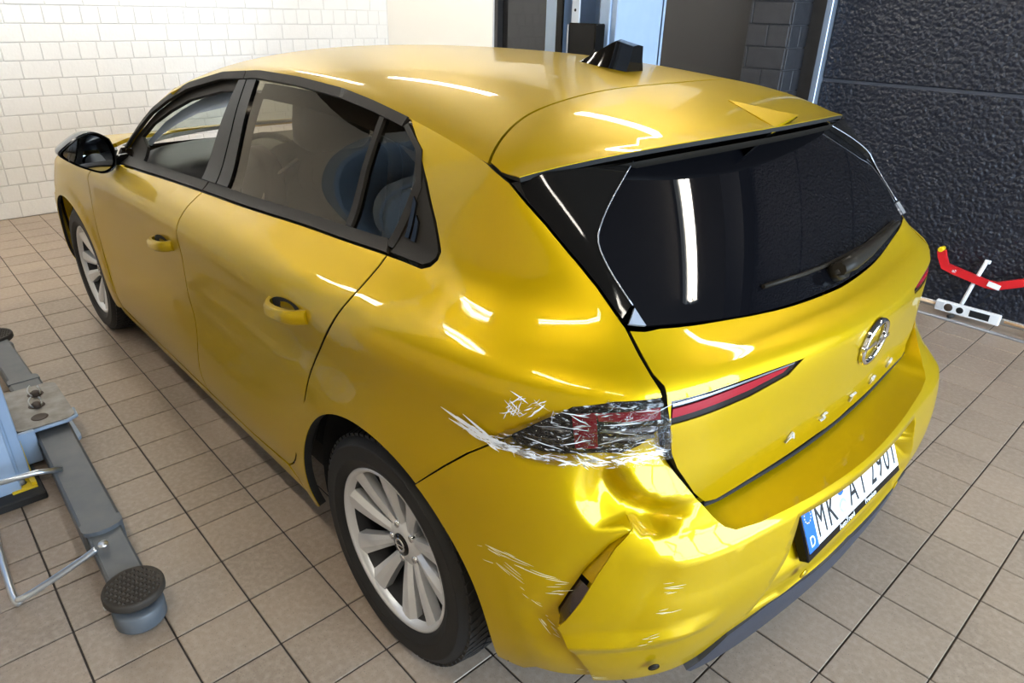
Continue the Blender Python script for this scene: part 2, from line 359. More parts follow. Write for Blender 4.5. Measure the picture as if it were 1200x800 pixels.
# right wall: white plaster with a dark window, a dark door, a dark brick pier and the sectional gate
M_white = mat('white plaster', (.83, .82, .78), .7, bump=(60, .15, .002))
M_dark = mat('anthracite metal', (.028, .027, .027), .4)
M_glassd = mat('dark window pane', (.012, .012, .013), .06, coat=.3)
wr = MB()
wr.box(3.70, XB+.2, YR-.25, YR, 0, ZC).box(2.90, 3.70, YR-.25, YR, 0, 1.0).box(2.15, 2.90, YR-.25, YR, 0, ZC)
wr.box(2.90, 3.70, YR-.25, YR, 2.3, ZC).box(1.30, 2.15, YR-.25, YR, 2.35, ZC)
wall_r = wr.build('wall_right', M_white); tag(wall_r, kind='structure', label='white plastered wall beside the gate')
w1 = empty('window_1', (3.30, YR, 1.0)); tag(w1, kind='structure', label='dark window in the white wall')
f = MB()
for a in ((-.40, -.36, 0, 1.3), (.36, .40, 0, 1.3), (-.36, .36, 0, .04), (-.36, .36, 1.26, 1.3)): f.box(a[0], a[1], -.14, -.02, a[2], a[3])
f.build('window_frame', M_dark, w1); MB().box(-.36, .36, -.10, -.08, .04, 1.26).build('pane', M_glassd, w1)
M_sill = mat('brown stone sill', (.12, .075, .03), .35)
MB().box(-.42, .42, -.02, .05, -.03, 0, b=.005).build('window_sill', M_sill, w1)
d2 = empty('door_2', (1.725, YR, 0)); tag(d2, kind='structure', label='dark anthracite side door')
MB().box(-.425, .425, -.12, -.06, 0, 2.35, b=.004).build('door_leaf', M_dark, d2)
M_cream = mat('cream door frame', (.78, .73, .58), .5)
MB().box(.375, .43, -.10, .01, 0, 2.35, b=.003).build('door_frame', M_cream, d2)
MB().tube([(-.33, -.06, 1.05), (-.33, -.01, 1.05), (-.22, -.01, 1.05)], .011).build('door_handle', M_dark, d2)
# dark brick pier at the gate jamb
M_pier = mat('black painted brick', (.022, .023, .027), .55, bump=(50, .4, .004), noise=(20, .5, (.04, .04, .045)))
M_pjoint = mat('black painted joint', (.05, .05, .055), .8)
pier = MB().box(1.02, 1.295, YD-.25, YR-.01, 0, ZC).build('wall_pier', M_pjoint); tag(pier, kind='structure', label='black painted brick pier beside the gate')
bc = {}
for c in range(26):
    z = c*.1255; half = c % 2
    for a, b_ in (((1.02, 1.155), (1.155, 1.295)) if half else ((1.02, 1.27), (1.27, 1.295))):
        k = (round(b_-a, 3), 'x')
        if k not in bc: bc[k] = MB().box(.002, b_-a-.002, -.002, .010, .0035, .122, b=.003).mesh('brick'); bc[k].materials.append(M_pier)
        o = bpy.data.objects.new('brick', bc[k]); COL.objects.link(o); o.parent = pier; o.location = (a, YR-.01+random.uniform(-.001, .001), z)
    for a, b_ in (((-.12, 0), (-.24, -.12)) if half else ((-.24, 0),)):
        k = (round(b_-a, 3), 'y')
        if k not in bc: bc[k] = MB().box(-.010, .002, a-b_+.002, -.002, .0035, .122, b=.003).mesh('brick'); bc[k].materials.append(M_pier)
        o = bpy.data.objects.new('brick', bc[k]); COL.objects.link(o); o.parent = pier; o.location = (1.02+random.uniform(-.001, .001), YR-.01+b_, z)
MB().box(1.30, 1.302, YD-.25, YR-.02, 0, ZC)
# sectional gate with embossed panels
def gate_mat():
    m = mat('embossed anthracite gate sheet', (.010, .012, .020), .38, spec=.5)
    nt = m.node_tree; b = nt.nodes['Principled BSDF']
    tc = nt.nodes.new('ShaderNodeNewGeometry')
    v = nt.nodes.new('ShaderNodeTexVoronoi'); v.feature = 'SMOOTH_F1'; v.inputs['Scale'].default_value = 44; v.inputs['Smoothness'].default_value = .35; v.inputs['Randomness'].default_value = 1
    nt.links.new(tc.outputs['Position'], v.inputs['Vector'])
    n = nt.nodes.new('ShaderNodeTexNoise'); n.inputs['Scale'].default_value = 60; nt.links.new(tc.outputs['Position'], n.inputs['Vector'])
    a = nt.nodes.new('ShaderNodeMath'); a.operation = 'ADD'; nt.links.new(v.outputs['Distance'], a.inputs[0]); nt.links.new(n.outputs['Fac'], a.inputs[1])
    bp = nt.nodes.new('ShaderNodeBump'); bp.invert = True; bp.inputs['Strength'].default_value = .9; bp.inputs['Distance'].default_value = .010
    nt.links.new(a.outputs[0], bp.inputs['Height']); nt.links.new(bp.outputs['Normal'], b.inputs['Normal'])
    return m
M_gate = gate_mat()
M_gjoint = mat('gate section joint', (.05, .055, .07), .4)
gate = empty('door_1', (-1.0, YD, 0)); tag(gate, kind='structure', label='dark sectional gate with embossed sheet panels')
gx0, gx1 = -2.1, 1.86
for i in range(5):
    z0, z1 = [(.02, .60), (.608, 1.195), (1.215, 1.80), (1.808, 2.395), (2.403, 2.99)][i]
    if i == 0: z0, z1 = .02, 1.195
    if i == 1: continue
    MB().box(gx0, gx1, -.04, 0, z0, z1, b=.006).build('panel', M_gate, gate)
MB().box(gx0, gx1, -.04, -.012, .0, 3.0).build('section_joint', M_gjoint, gate)
M_alu = mat('brushed aluminium', (.55, .57, .60), .35, metal=.9)
M_steel = mat('galvanised steel', (.42, .45, .50), .38, metal=.8, noise=(30, .5, (.3, .32, .36)))
trim = MB().box(.865, .905, YD-.02, YD+.05, 0, ZC, b=.004).build('trim_1', mat('gate guide rail', (.30, .36, .45), .35, metal=.6)); tag(trim, kind='structure', label='grey blue guide rail of the gate')
edge_strip = MB().box(-3.1, .865, YD, YD+.018, 0, .035, b=.004).build('trim_2', M_alu); tag(edge_strip, kind='structure', label='aluminium floor rail along the gate')
MB().box(.905, 1.022, YD-.24, YD+.0, 0, ZC).build('wall_jamb', M_pier); tag(bpy.data.objects['wall_jamb'], kind='structure')
w_l = MB().box(-5.0, -3.12, YD-.25, YR, 0, ZC).box(-3.12, 1.02, YD-.25, YR, 3.0, ZC).build('wall_gate', M_pier); tag(w_l, kind='structure', label='dark wall around the gate')
# unseen sides of the room
M_beige = mat('beige plaster', (.62, .53, .40), .8)
M_frame = mat('grey window frame', (.25, .26, .28), .5)
wl = MB().box(XR-.2, XB+.2, YL, YL+.2, 0, ZC).build('wall_left', M_beige); tag(wl, kind='structure')
wb = MB().box(XR-.2, XR, 1.2, YL, 0, ZC).box(XR-.2, XR, -7.2, -2.4, 0, ZC).box(XR-.2, XR, -2.4, 1.2, 2.65, ZC).build('wall_rear', M_beige); tag(wb, kind='structure')
M_ceil = mat('dark ceiling boards', (.055, .045, .035), .8)
ceil = MB().box(XR-.2, XB+.2, -7.2, YL+.2, ZC, ZC+.1).build('ceiling', M_ceil); tag(ceil, kind='structure')
w = empty('window_2', (XR-.06, -.6, 0)); tag(w, kind='structure')
for k in range(5): MB().box(-.03, .03, -1.8+k*.9-.03, -1.8+k*.9+.03, 0, 2.65).build('mullion', M_frame, w)
for z in (.04, .9, 1.75, 2.6): MB().box(-.03, .03, -1.8, 1.8, z-.03, z+.03).build('rail', M_frame, w)
# fluorescent luminaires
M_tube = mat('lit fluorescent tube', (1, 1, 1), .5, emit=((1, .93, .82), TUBE))
M_lumi = mat('white luminaire housing', (.75, .75, .72), .5)
def luminaire(x, y, label):
    o = empty('ceiling_light', (x, y, ZC), 0, label, 'light', 'fluorescent lights on the ceiling')
    MB().box(-.78, .78, -.075, .075, -.06, 0, b=.01).build('housing', M_lumi, o)
    for s in (-1, 1): MB().tube([(-.72, s*.04, -.085), (.72, s*.04, -.085)], .016, 12).build('tube', M_tube, o)
    for s in (-1, 1):
        e = MB()
        e.box(s*.735-.015, s*.735+.015, -.06, .06, -.105, -.05); e.build('lamp_holder', M_lumi, o)
LB = 'twin tube fluorescent ceiling light '
for x, y, w in ((.85, -1.55, 'above the lift post with the control box'), (-1.75, -2.0, 'beside the dark sectional gate'), (3.4, -1.55, 'beside the dark window'), (1.5, 1.95, 'above the lift post with swing arms'), (3.6, 1.95, 'left of the car bonnet'), (-.9, 1.95, 'over the free floor left of the bumper'), (-3.0, 1.95, 'nearest the glazed gate'), (4.25, .75, 'added to brighten the brick wall, left one'), (4.25, -.65, 'added to brighten the brick wall, right one')): luminaire(x, y, LB+w)  # the last two are extra lamps, added to brighten the brick wall
# ---- car: panels cut out of the lofted body surface ------------------------------
SL = loft(ROWS_L); SR = loft(ROWS)*np.array([1, -1, 1.])
# tailgate surface: like the body above the lamps, tucked in below them
TG = [list(r) for r in ROWS_L[4:]]
_r = TG[0]
TG[0] = [(x+(.006 if i > 16 else 0), y, z+.02) for i, (x, y, z) in enumerate(_r)]
TG[0][16:] = [(-.535, .755, .735), (-.606, .632, .735), (-.652, .44, .735), (-.674, .22, .735), (-.684, 0, .735)]
lo1 = list(TG[0]); lo1[15:] = [(-.43, .835, .645), (-.53, .745, .645), (-.60, .625, .648), (-.632, .43, .645), (-.647, .215, .641), (-.652, 0, .639)]
lo1[:15] = [(x, y, .645) for x, y, z in lo1[:15]]
lo2 = [(x+(.035 if i > 14 else 0), y, z-.1) for i, (x, y, z) in enumerate(lo1)]
ST = loft([lo2, lo1]+TG)
def to_tris(S):
    nu, nv = S.shape[:2]; I = np.arange(nu*nv).reshape(nu, nv)
    a, b, c, d = I[:-1, :-1].ravel(), I[1:, :-1].ravel(), I[1:, 1:].ravel(), I[:-1, 1:].ravel()
    return np.concatenate([np.stack([a, b, c], 1), np.stack([a, c, d], 1)])
def vnormals(S):
    du = np.gradient(S, axis=0); dv = np.gradient(S, axis=1)
    n = np.cross(du, dv); l = np.linalg.norm(n, axis=2, keepdims=True); return n/np.maximum(l, 1e-12)
class Surf:
    def __init__(s, grids):
        V = []; F = []; N = []; k = 0
        for S in grids:
            V.append(S.reshape(-1, 3)); F.append(to_tris(S)+k); N.append(vnormals(S).reshape(-1, 3)); k += S.shape[0]*S.shape[1]
        s.V = np.concatenate(V); s.F = np.concatenate(F); s.N = np.concatenate(N)
        s.bvh = BVHTree.FromPolygons(s.V.tolist(), s.F.tolist())
    def cast(s, o, d):
        loc, nr, i, t = s.bvh.ray_cast(Vector(o), Vector(d))
        if loc is None: return None
        f = s.F[i]; P = np.array(loc); A, B, C = s.V[f]
        v0, v1, v2 = B-A, C-A, P-A; d00, d01, d11, d20, d21 = v0@v0, v0@v1, v1@v1, v2@v0, v2@v1
        den = d00*d11-d01*d01
        if abs(den) < 1e-18: w = np.array([1, 0, 0.])
        else:
            b = (d11*d20-d01*d21)/den; c = (d00*d21-d01*d20)/den; w = np.array([1-b-c, b, c])
        n = w@s.N[f]; n = n/np.linalg.norm(n)
        return P, n
_y, _z = np.meshgrid(np.linspace(0, .74, 40), np.linspace(.93, 1.37, 40), indexing='ij'); _t = (_z-1)/.318
SG = np.stack([-.597+1.009*(_z-1)-.045*_t*(1-_t)+.153*_y**2, _y, _z], 2)
GLASS = Surf([SG, SG*np.array([1, -1, 1.])])      # rear window: one evenly curved sheet
BODY = Surf([SL, SR]); BODYL = Surf([SL]); TAIL = Surf([ST, ST*np.array([1, -1, 1.])])
RF = roof(); RF[:, 0, 1] += .0025; RF[:, 0, 2] -= .006      # the roof edge laps over the side panel
ROOF = Surf([RF, RF*np.array([1, -1, 1.])])
AX, KA = .5, .95                       # axis of the wrap-round projection
def cast_side(S, a, z):                # a = x
    for k in range(14):
        r = S.cast((a, 2, z-.002*k), (0, -1, 0))
        if r: break
    else: raise Exception('miss side %.3f %.3f' % (a, z))
    P, n = r
    return P, (n if n[1] > 0 else -n)
def cast_cyl(S, a, z):                 # a = KA * angle, 0 rear centre, + to the left
    th = a/KA
    if abs(th) < 4e-4: th = 4e-4
    d = np.array([-math.cos(th), math.sin(th), 0])
    for k in range(14):
        r = S.cast((AX, 0, z-.002*k), d)
        if r: break
    else: raise Exception('miss cyl %.3f %.3f' % (th, z))
    P, n = r
    return P, (n if n@d > 0 else -n)
def cast_top(S, a, b):                 # a = x, b = y
    if abs(b) < 3e-4: b = 3e-4
    for k in range(60):
        r = S.cast((a+((.5 if a < 1.7 else 2.8)-a)*.003*k, b*(1-.003*k), 3), (0, 0, -1))
        if r: break
    else: raise Exception('miss top %.3f %.3f' % (a, b))
    P, n = r
    return P, (n if n[2] > 0 else -n)
CAST = {'side': cast_side, 'cyl': cast_cyl, 'top': cast_top}
def s2c(x, z, S=None):
    P, n = cast_side(S or BODYL, x, z); return (KA*math.atan2(P[1], -(P[0]-AX)), P[2])
def C(th, z): return (KA*th, z)
def resample(poly, step, closed=True):
    out = []; n = len(poly)
    for i in range(n if closed else n-1):
        a = np.array(poly[i], float); b = np.array(poly[(i+1) % n], float); k = max(1, int(round(np.linalg.norm(b-a)/step)))
        for j in range(k): out.append(a+(b-a)*j/k)
    if not closed: out.append(np.array(poly[-1], float))
    return np.array(out)
def curve2(pts, n=8):                  # smooth polyline through pts
    P = np.array(pts, float)
    if len(P) < 3: return [tuple(p) for p in P]
    t = np.concatenate([[0], np.cumsum(np.linalg.norm(np.diff(P, axis=0), axis=1)**.6)])
    return [tuple(p) for p in natspline(t, P, np.linspace(0, t[-1], (len(P)-1)*n+1))]
def inside(poly, Q):
    P = np.asarray(poly); x, y = Q[:, 0], Q[:, 1]; r = np.zeros(len(Q), bool); n = len(P); j = n-1
    for i in range(n):
        c = ((P[i, 1] > y) != (P[j, 1] > y))
        xi = (P[j, 0]-P[i, 0])*(y-P[i, 1])/(P[j, 1]-P[i, 1]+1e-15)+P[i, 0]
        r ^= c & (x < xi); j = i
    return r
def dist_poly(poly, Q, closed=True):
    P = np.asarray(poly, float); A = P if closed else P[:-1]; B = np.roll(P, -1, 0) if closed else P[1:]
    best = np.full(len(Q), 1e9)
    for a, b in zip(A, B):
        d = b-a; l = d@d+1e-18; t = np.clip(((Q-a)@d)/l, 0, 1); best = np.minimum(best, np.linalg.norm(Q-(a+t[:, None]*d), axis=1))
    return best
def shrink(poly, g):
    P = np.asarray(poly, float); n = len(P)
    area = .5*np.sum(P[:, 0]*np.roll(P[:, 1], -1)-np.roll(P[:, 0], -1)*P[:, 1]); s = 1 if area > 0 else -1
    out = []
    for i in range(n):
        e1 = P[i]-P[i-1]; e2 = P[(i+1) % n]-P[i]
        l1, l2 = np.linalg.norm(e1), np.linalg.norm(e2)
        if l1 < 1e-9 or l2 < 1e-9: out.append(P[i]); continue
        n1 = np.array([-e1[1], e1[0]])/l1; n2 = np.array([-e2[1], e2[0]])/l2
        b = n1+n2; b /= max(.5, (b@b)/2); out.append(P[i]+s*g*b)
    return np.array(out)
def panel(name, outline, proj, S, m, parent, gap=.0025, step=.022, flange=.016, holes=(), feats=(), disp=None, edge=.014, mirror=False, lift=0., edge_strip=False):
    """cut a patch out of surface S; returns object(s)"""
    P = resample([p for i, p in enumerate(outline) if i == 0 or np.linalg.norm(np.subtract(p, outline[i-1])) > 1e-5], edge)
    if gap: P = shrink(P, gap)
    loops = [P]+[resample(h, edge) for h in holes]
    verts = []; edges = []
    for L in loops:
        k = len(verts); verts += [tuple(v) for v in L]; edges += [(k+i, k+(i+1) % len(L)) for i in range(len(L))]
    nb = len(P)
    for ft in feats:
        L = resample(ft, edge, False); k = len(verts); verts += [tuple(v) for v in L]; edges += [(k+i, k+i+1) for i in range(len(L)-1)]
    lo, hi = P.min(0), P.max(0)
    gx = np.arange(lo[0]+step*.5, hi[0], step); gy = np.arange(lo[1]+step*.5, hi[1], step*.87)
    Q = np.array([(x+(step/2 if j % 2 else 0), y) for j, y in enumerate(gy) for x in gx])
    if len(Q):
        ok = inside(P, Q) & (dist_poly(P, Q) > step*.45)
        for h in holes: ok &= ~inside(np.array(h), Q) & (dist_poly(h, Q) > step*.45)
        for ft in feats: ok &= dist_poly(ft, Q, False) > step*.45
        verts += [tuple(q) for q in Q[ok]]
    r = delaunay_2d_cdt([Vector(v) for v in verts], edges, [], 0, 1e-6)
    V2 = np.array([tuple(v) for v in r[0]]); F = np.array([f for f in r[2]])
    cen = V2[F].mean(1); ok = inside(P, cen)
    for h in holes: ok &= ~inside(np.array(h), cen)
    F = F[ok]
    used = np.unique(F); rm = -np.ones(len(V2), int); rm[used] = np.arange(len(used)); V2 = V2[used]; F = rm[F]
    f = CAST[proj]; X = np.zeros((len(V2), 3)); N = np.zeros((len(V2), 3))
    for i, (a, b) in enumerate(V2): X[i], N[i] = f(S, a, b)
    if disp:
        e = .004
        D0 = disp(V2, X); Da = (disp(V2+[e, 0], X)-disp(V2-[e, 0], X))/(2*e); Db = (disp(V2+[0, e], X)-disp(V2-[0, e], X))/(2*e)
        Ta = np.zeros_like(X); Tb = np.zeros_like(X); h = .012
        for i, (a, b) in enumerate(V2):
            try: p1, _ = f(S, a+h, b); p0, _ = f(S, a-h, b); Ta[i] = (p1-p0)/(2*h)
            except Exception: pass
            try: p1, _ = f(S, a, b+h); p0, _ = f(S, a, b-h); Tb[i] = (p1-p0)/(2*h)
            except Exception: pass
        la = np.maximum((Ta**2).sum(1), .05)[:, None]; lb = np.maximum((Tb**2).sum(1), .05)[:, None]
        X = X+N*D0[:, None]; N = N-Da[:, None]*Ta/la-Db[:, None]*Tb/lb; N /= np.linalg.norm(N, axis=1, keepdims=True)
    if lift: X = X+N*lift
    # orient
    fn = np.cross(X[F[:, 1]]-X[F[:, 0]], X[F[:, 2]]-X[F[:, 0]]); flip = (fn*N[F].sum(1)).sum(1) < 0
    F[flip] = F[flip][:, ::-1]
    Vx = X.tolist(); Nx = N.tolist(); Fs = F.tolist(); LN = [[Nx[i] for i in t] for t in Fs]; MI = [0]*len(Fs)
    if flange:                              # folded edge along every border
        cnt = {}
        for t in Fs:
            for a, b in ((t[0], t[1]), (t[1], t[2]), (t[2], t[0])): cnt[(a, b)] = 1
        for (a, b) in list(cnt):
            if (b, a) not in cnt:
                k = len(Vx); pa, pb = X[a], X[b]
                f1 = min(.002, flange) if edge_strip else flange
                q = [pa, pb, pb-N[b]*f1, pa-N[a]*f1, pb-N[b]*flange, pa-N[a]*flange]; nn = np.cross(q[2]-q[0], q[1]-q[0]); nn = nn/(np.linalg.norm(nn)+1e-12)
                Vx += [v.tolist() for v in (q if edge_strip else q[:4])]; Fs.append([k+1, k, k+3, k+2]); LN.append([nn.tolist()]*4); MI.append(0)
                if edge_strip: Fs.append([k+2, k+3, k+5, k+4]); LN.append([nn.tolist()]*4); MI.append(1)      # black put into the edge colour as the gap's shade
    objs = []
    for sg in ((1, -1) if mirror else (1,)):
        W = [(v[0], v[1]*sg, v[2]) for v in Vx]; G = [t if sg > 0 else t[::-1] for t in Fs]
        L = [n if sg > 0 else n[::-1] for n in LN]
        me = bpy.data.meshes.new(name); me.from_pydata(W, [], G); me.shade_smooth()
        me.normals_split_custom_set([(v[0], v[1]*sg, v[2]) for t in L for v in t]); me.update()
        if edge_strip: me.materials.append(m); me.materials.append(M_shade_seal); me.polygons.foreach_set('material_index', MI)
        objs.append(link(name, me, None if edge_strip else m, parent[0 if sg > 0 else 1] if isinstance(parent, (list, tuple)) else parent))
    return objs if mirror else objs[0]
# ---- materials of the car ---------------------------------------------------------
def paint_mat():
    m = mat('yellow metallic car paint', (.48, .318, .0002), .40, metal=.5, coat=.45, coat_rough=.012, spec=.12)
    nt = m.node_tree; b = nt.nodes['Principled BSDF']
    return m
M_paint = paint_mat()
M_shade_seal = mat('black seam shade and rubber', (.006, .006, .006), .8)  # black stands in for shade in panel gaps; rubber only along the tailgate foot
M_gloss = mat('gloss black trim', (.006, .0055, .005), .06, spec=.3)
M_satin = mat('satin black trim', (.022, .019, .015), .42, spec=.12)
M_plast = mat('dark grey bumper plastic', (.028, .032, .045), .5, bump=(300, .2, .001))
M_glass = mat('tinted side glass', (.16, .13, .09), .0, trans=1, ior=1.45)
def thin_glass(name, col, tint):
    """thin sheet: part mirror, part tinted see-through"""
    m = bpy.data.materials.new(name); m.use_nodes = True; nt = m.node_tree; nt.nodes.clear()
    o = nt.nodes.new('ShaderNodeOutputMaterial'); g = nt.nodes.new('ShaderNodeBsdfGlossy'); g.inputs['Roughness'].default_value = .01
    t = nt.nodes.new('ShaderNodeBsdfTransparent'); t.inputs[0].default_value = (*tint, 1)
    fr = nt.nodes.new('ShaderNodeFresnel'); fr.inputs[0].default_value = 1.5
    x = nt.nodes.new('ShaderNodeMixShader'); nt.links.new(fr.outputs[0], x.inputs[0]); nt.links.new(t.outputs[0], x.inputs[1]); nt.links.new(g.outputs[0], x.inputs[2])
    g.inputs[0].default_value = (*col, 1); nt.links.new(x.outputs[0], o.inputs[0]); return m
M_glass = thin_glass('tinted side glass', (.95, .85, .7), (.42, .36, .28))
M_clear = thin_glass('green tinted glass', (1, 1, 1), (.80, .88, .84))
M_rglass = mat('privacy glass', (.003, .003, .004), .02, coat=0, spec=.38)
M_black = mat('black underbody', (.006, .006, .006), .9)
M_chrome = mat('chrome', (.75, .76, .78), .08, metal=1)
car = empty('car', (1.3, 0, 0), 0, 'yellow five door hatchback with a dented bumper and taped tail lamp', 'car')
CARX = Matrix.Translation((-1.3, 0, 0))
class _P: pass
def cpart(o):                         # keep world placement under the car's base empty
    o.matrix_parent_inverse = Matrix.Translation((-1.3, 0, 0)); return o
def cempty(name): return cpart(empty(name, parent=car))
# ---- outlines (side view x, z) -------------------------------------------------------
BELT = curve2([(2.06, .966), (1.841, .974), (1.397, .996), (1.118, 1.010), (.74, 1.027), (.454, 1.043), (.246, 1.053), (.093, 1.061), (-.032, 1.064)], 6)
def belt_z(x): 
    a = np.array(BELT)[::-1]; return float(np.interp(x, a[:, 0], a[:, 1]))
def belt_seg(x0, x1, dz=0, n=24): return [(x, belt_z(x)+dz) for x in np.linspace(x0, x1, n)]
RAILC = np.array([(1.985, 1.006), (1.93, 1.075), (1.875, 1.122), (1.787, 1.190), (1.656, 1.249), (1.5, 1.303), (1.25, 1.354), (1.0, 1.376), (.75, 1.377), (.5, 1.368), (.35, 1.354), (.2, 1.336), (.07, 1.318), (-.05, 1.301), (-.14, 1.287)])[::-1]
def rail_z(x): return float(np.interp(x, RAILC[:, 0], RAILC[:, 1]))
def rail_seg(x0, x1, dz=0, n=24): return [(x, rail_z(x)+dz) for x in np.linspace(x0, x1, n)]
BS = curve2([(1.118, 1.010), (1.10, .935), (1.128, .85), (1.165, .74), (1.18, .63), (1.185, .5), (1.19, .38), (1.19, .268)], 5)
RS = curve2([(.093, 1.061), (.088, .997), (.10, .955), (.13, .905), (.222, .806), (.294, .698), (.37, .545), (.436, .409), (.475, .345), (.53, .302)], 4)
FS = curve2([(2.06, .966), (2.13, .916), (2.225, .82), (2.268, .71), (2.272, .59), (2.25, .48), (2.225, .38), (2.21, .268)], 5)
def arc(cx, r, a0, a1, n=28, cz=.322): return [(cx+r*math.cos(math.radians(a)), cz+r*math.sin(math.radians(a))) for a in np.linspace(a0, a1, n)]
AR = .378
def arch_disp(Q, X):                   # flared lip round the wheel arches
    d = 0
    for cx in (0, 2.675):
        r = np.hypot(X[:, 0]-cx, X[:, 2]-.322)
        d = d+.010*np.clip((.447-r)/.012, 0, 1)
    return d
def door_disp(Q, X):                   # shallow hollow along the lower doors
    t = np.clip(1-((X[:, 2]-.50-(1.2-X[:, 0])*.03)/.16)**2, 0, 1)
    return -.010*t*t*np.clip((2.3-X[:, 0])/.3, 0, 1)*np.clip((X[:, 0]-.55)/.35, 0, 1)
# doors
doors = []
for nm in range(2):
    pass
d_f = [cempty('car_door'), cempty('car_door')]
d_r = [cempty('car_door'), cempty('car_door')]
for k, e in enumerate(d_f): e['label'] = 'yellow door with the window wound down' if k == 0 else 'yellow door on the far side'
out = belt_seg(2.06, 1.118)+BS[1:]+[(1.6, .266)]+FS[::-1][:-1]
panel('door_skin', out, 'side', BODYL, M_paint, d_f, mirror=True, disp=door_disp, edge_strip=True, gap=.003)
out = belt_seg(1.118, .093)+RS[1:]+[(.8, .272)]+BS[::-1][:-1]
panel('door_skin', out, 'side', BODYL, M_paint, d_r, mirror=True, disp=door_disp, edge_strip=True, gap=.003)
# sill
out = [(2.305, .262), (2.2, .262), (1.2, .262), (.8, .268), (.55, .292), (.50, .262), (.5, .203), (1.2, .202), (2.295, .203)]
sills = panel('sill', out, 'side', BODYL, M_paint, car, mirror=True); [cpart(o) for o in sills]
# front fender
out = FS+[(2.21, .262), (2.30, .25)]+arc(2.675, AR, 187, -12)+[(3.20, .235), (3.25, .45), (3.22, .62), (3.14, .72), (2.98, .80), (2.80, .875), (2.5, .925), (2.25, .952)]
for o in panel('fender', out, 'side', BODYL, M_paint, car, mirror=True, disp=arch_disp, edge_strip=True): cpart(o)
# quarter panel with the roof pillar
def quarter_disp(Q, X):                # arch lip plus the shoulder crease running into the lamp
    th = Q[:, 0]/KA; dz = Q[:, 1]-.946; w = np.clip((1.16-th)/.12, 0, 1)*np.clip((th-.53)/.04, 0, 1)
    return arch_disp(Q, X)+.008*w*np.where(dz > 0, np.clip(1-dz/.055, 0, 1), np.clip(1+dz/.075, 0, 1))
R_BLADE = [(.774, 1.263), (.705, 1.199), (.648, 1.136), (.622, 1.104), (.582, 1.042)]
R_SEAM = [(.556, .975), (.546, .955), (.543, .941)]
LAMP_TOP = [(.543, .941), (.616, .940), (.671, .928), (.709, .896), (.762, .842)]
BSEAM = [(.762, .842), (.79, .814), (.829, .775), (.874, .722), (.929, .652)]
a_arch = 119.2
# the top edge runs under the roof skin
out = [s2c(x, z) for x, z in rail_seg(.186, -.13, .003, 12)]+[C(*p) for p in R_BLADE+R_SEAM+LAMP_TOP[1:]+BSEAM[1:-1]]
out += [s2c(x, z) for x, z in arc(0, AR, a_arch, -13, 34)]+[s2c(.40, .212), s2c(.5, .203), s2c(.5, .262), s2c(.53, .296)]
out += [s2c(x, z) for x, z in RS[::-1]]+[s2c(x, z) for x, z in [(.04, 1.063), (-.032, 1.064), (-.052, 1.072), (-.061, 1.085), (-.060, 1.100), (-.017, 1.15), (.045, 1.217), (.12, 1.284), (.183, 1.330)]]
qp = panel('quarter_panel', out, 'cyl', BODYL, M_paint, car, mirror=True, disp=quarter_disp, gap=.0032, flange=.024, edge_strip=True, feats=[[C(t, .946) for t in np.linspace(.575, 1.10, 50)]]); [cpart(o) for o in qp]
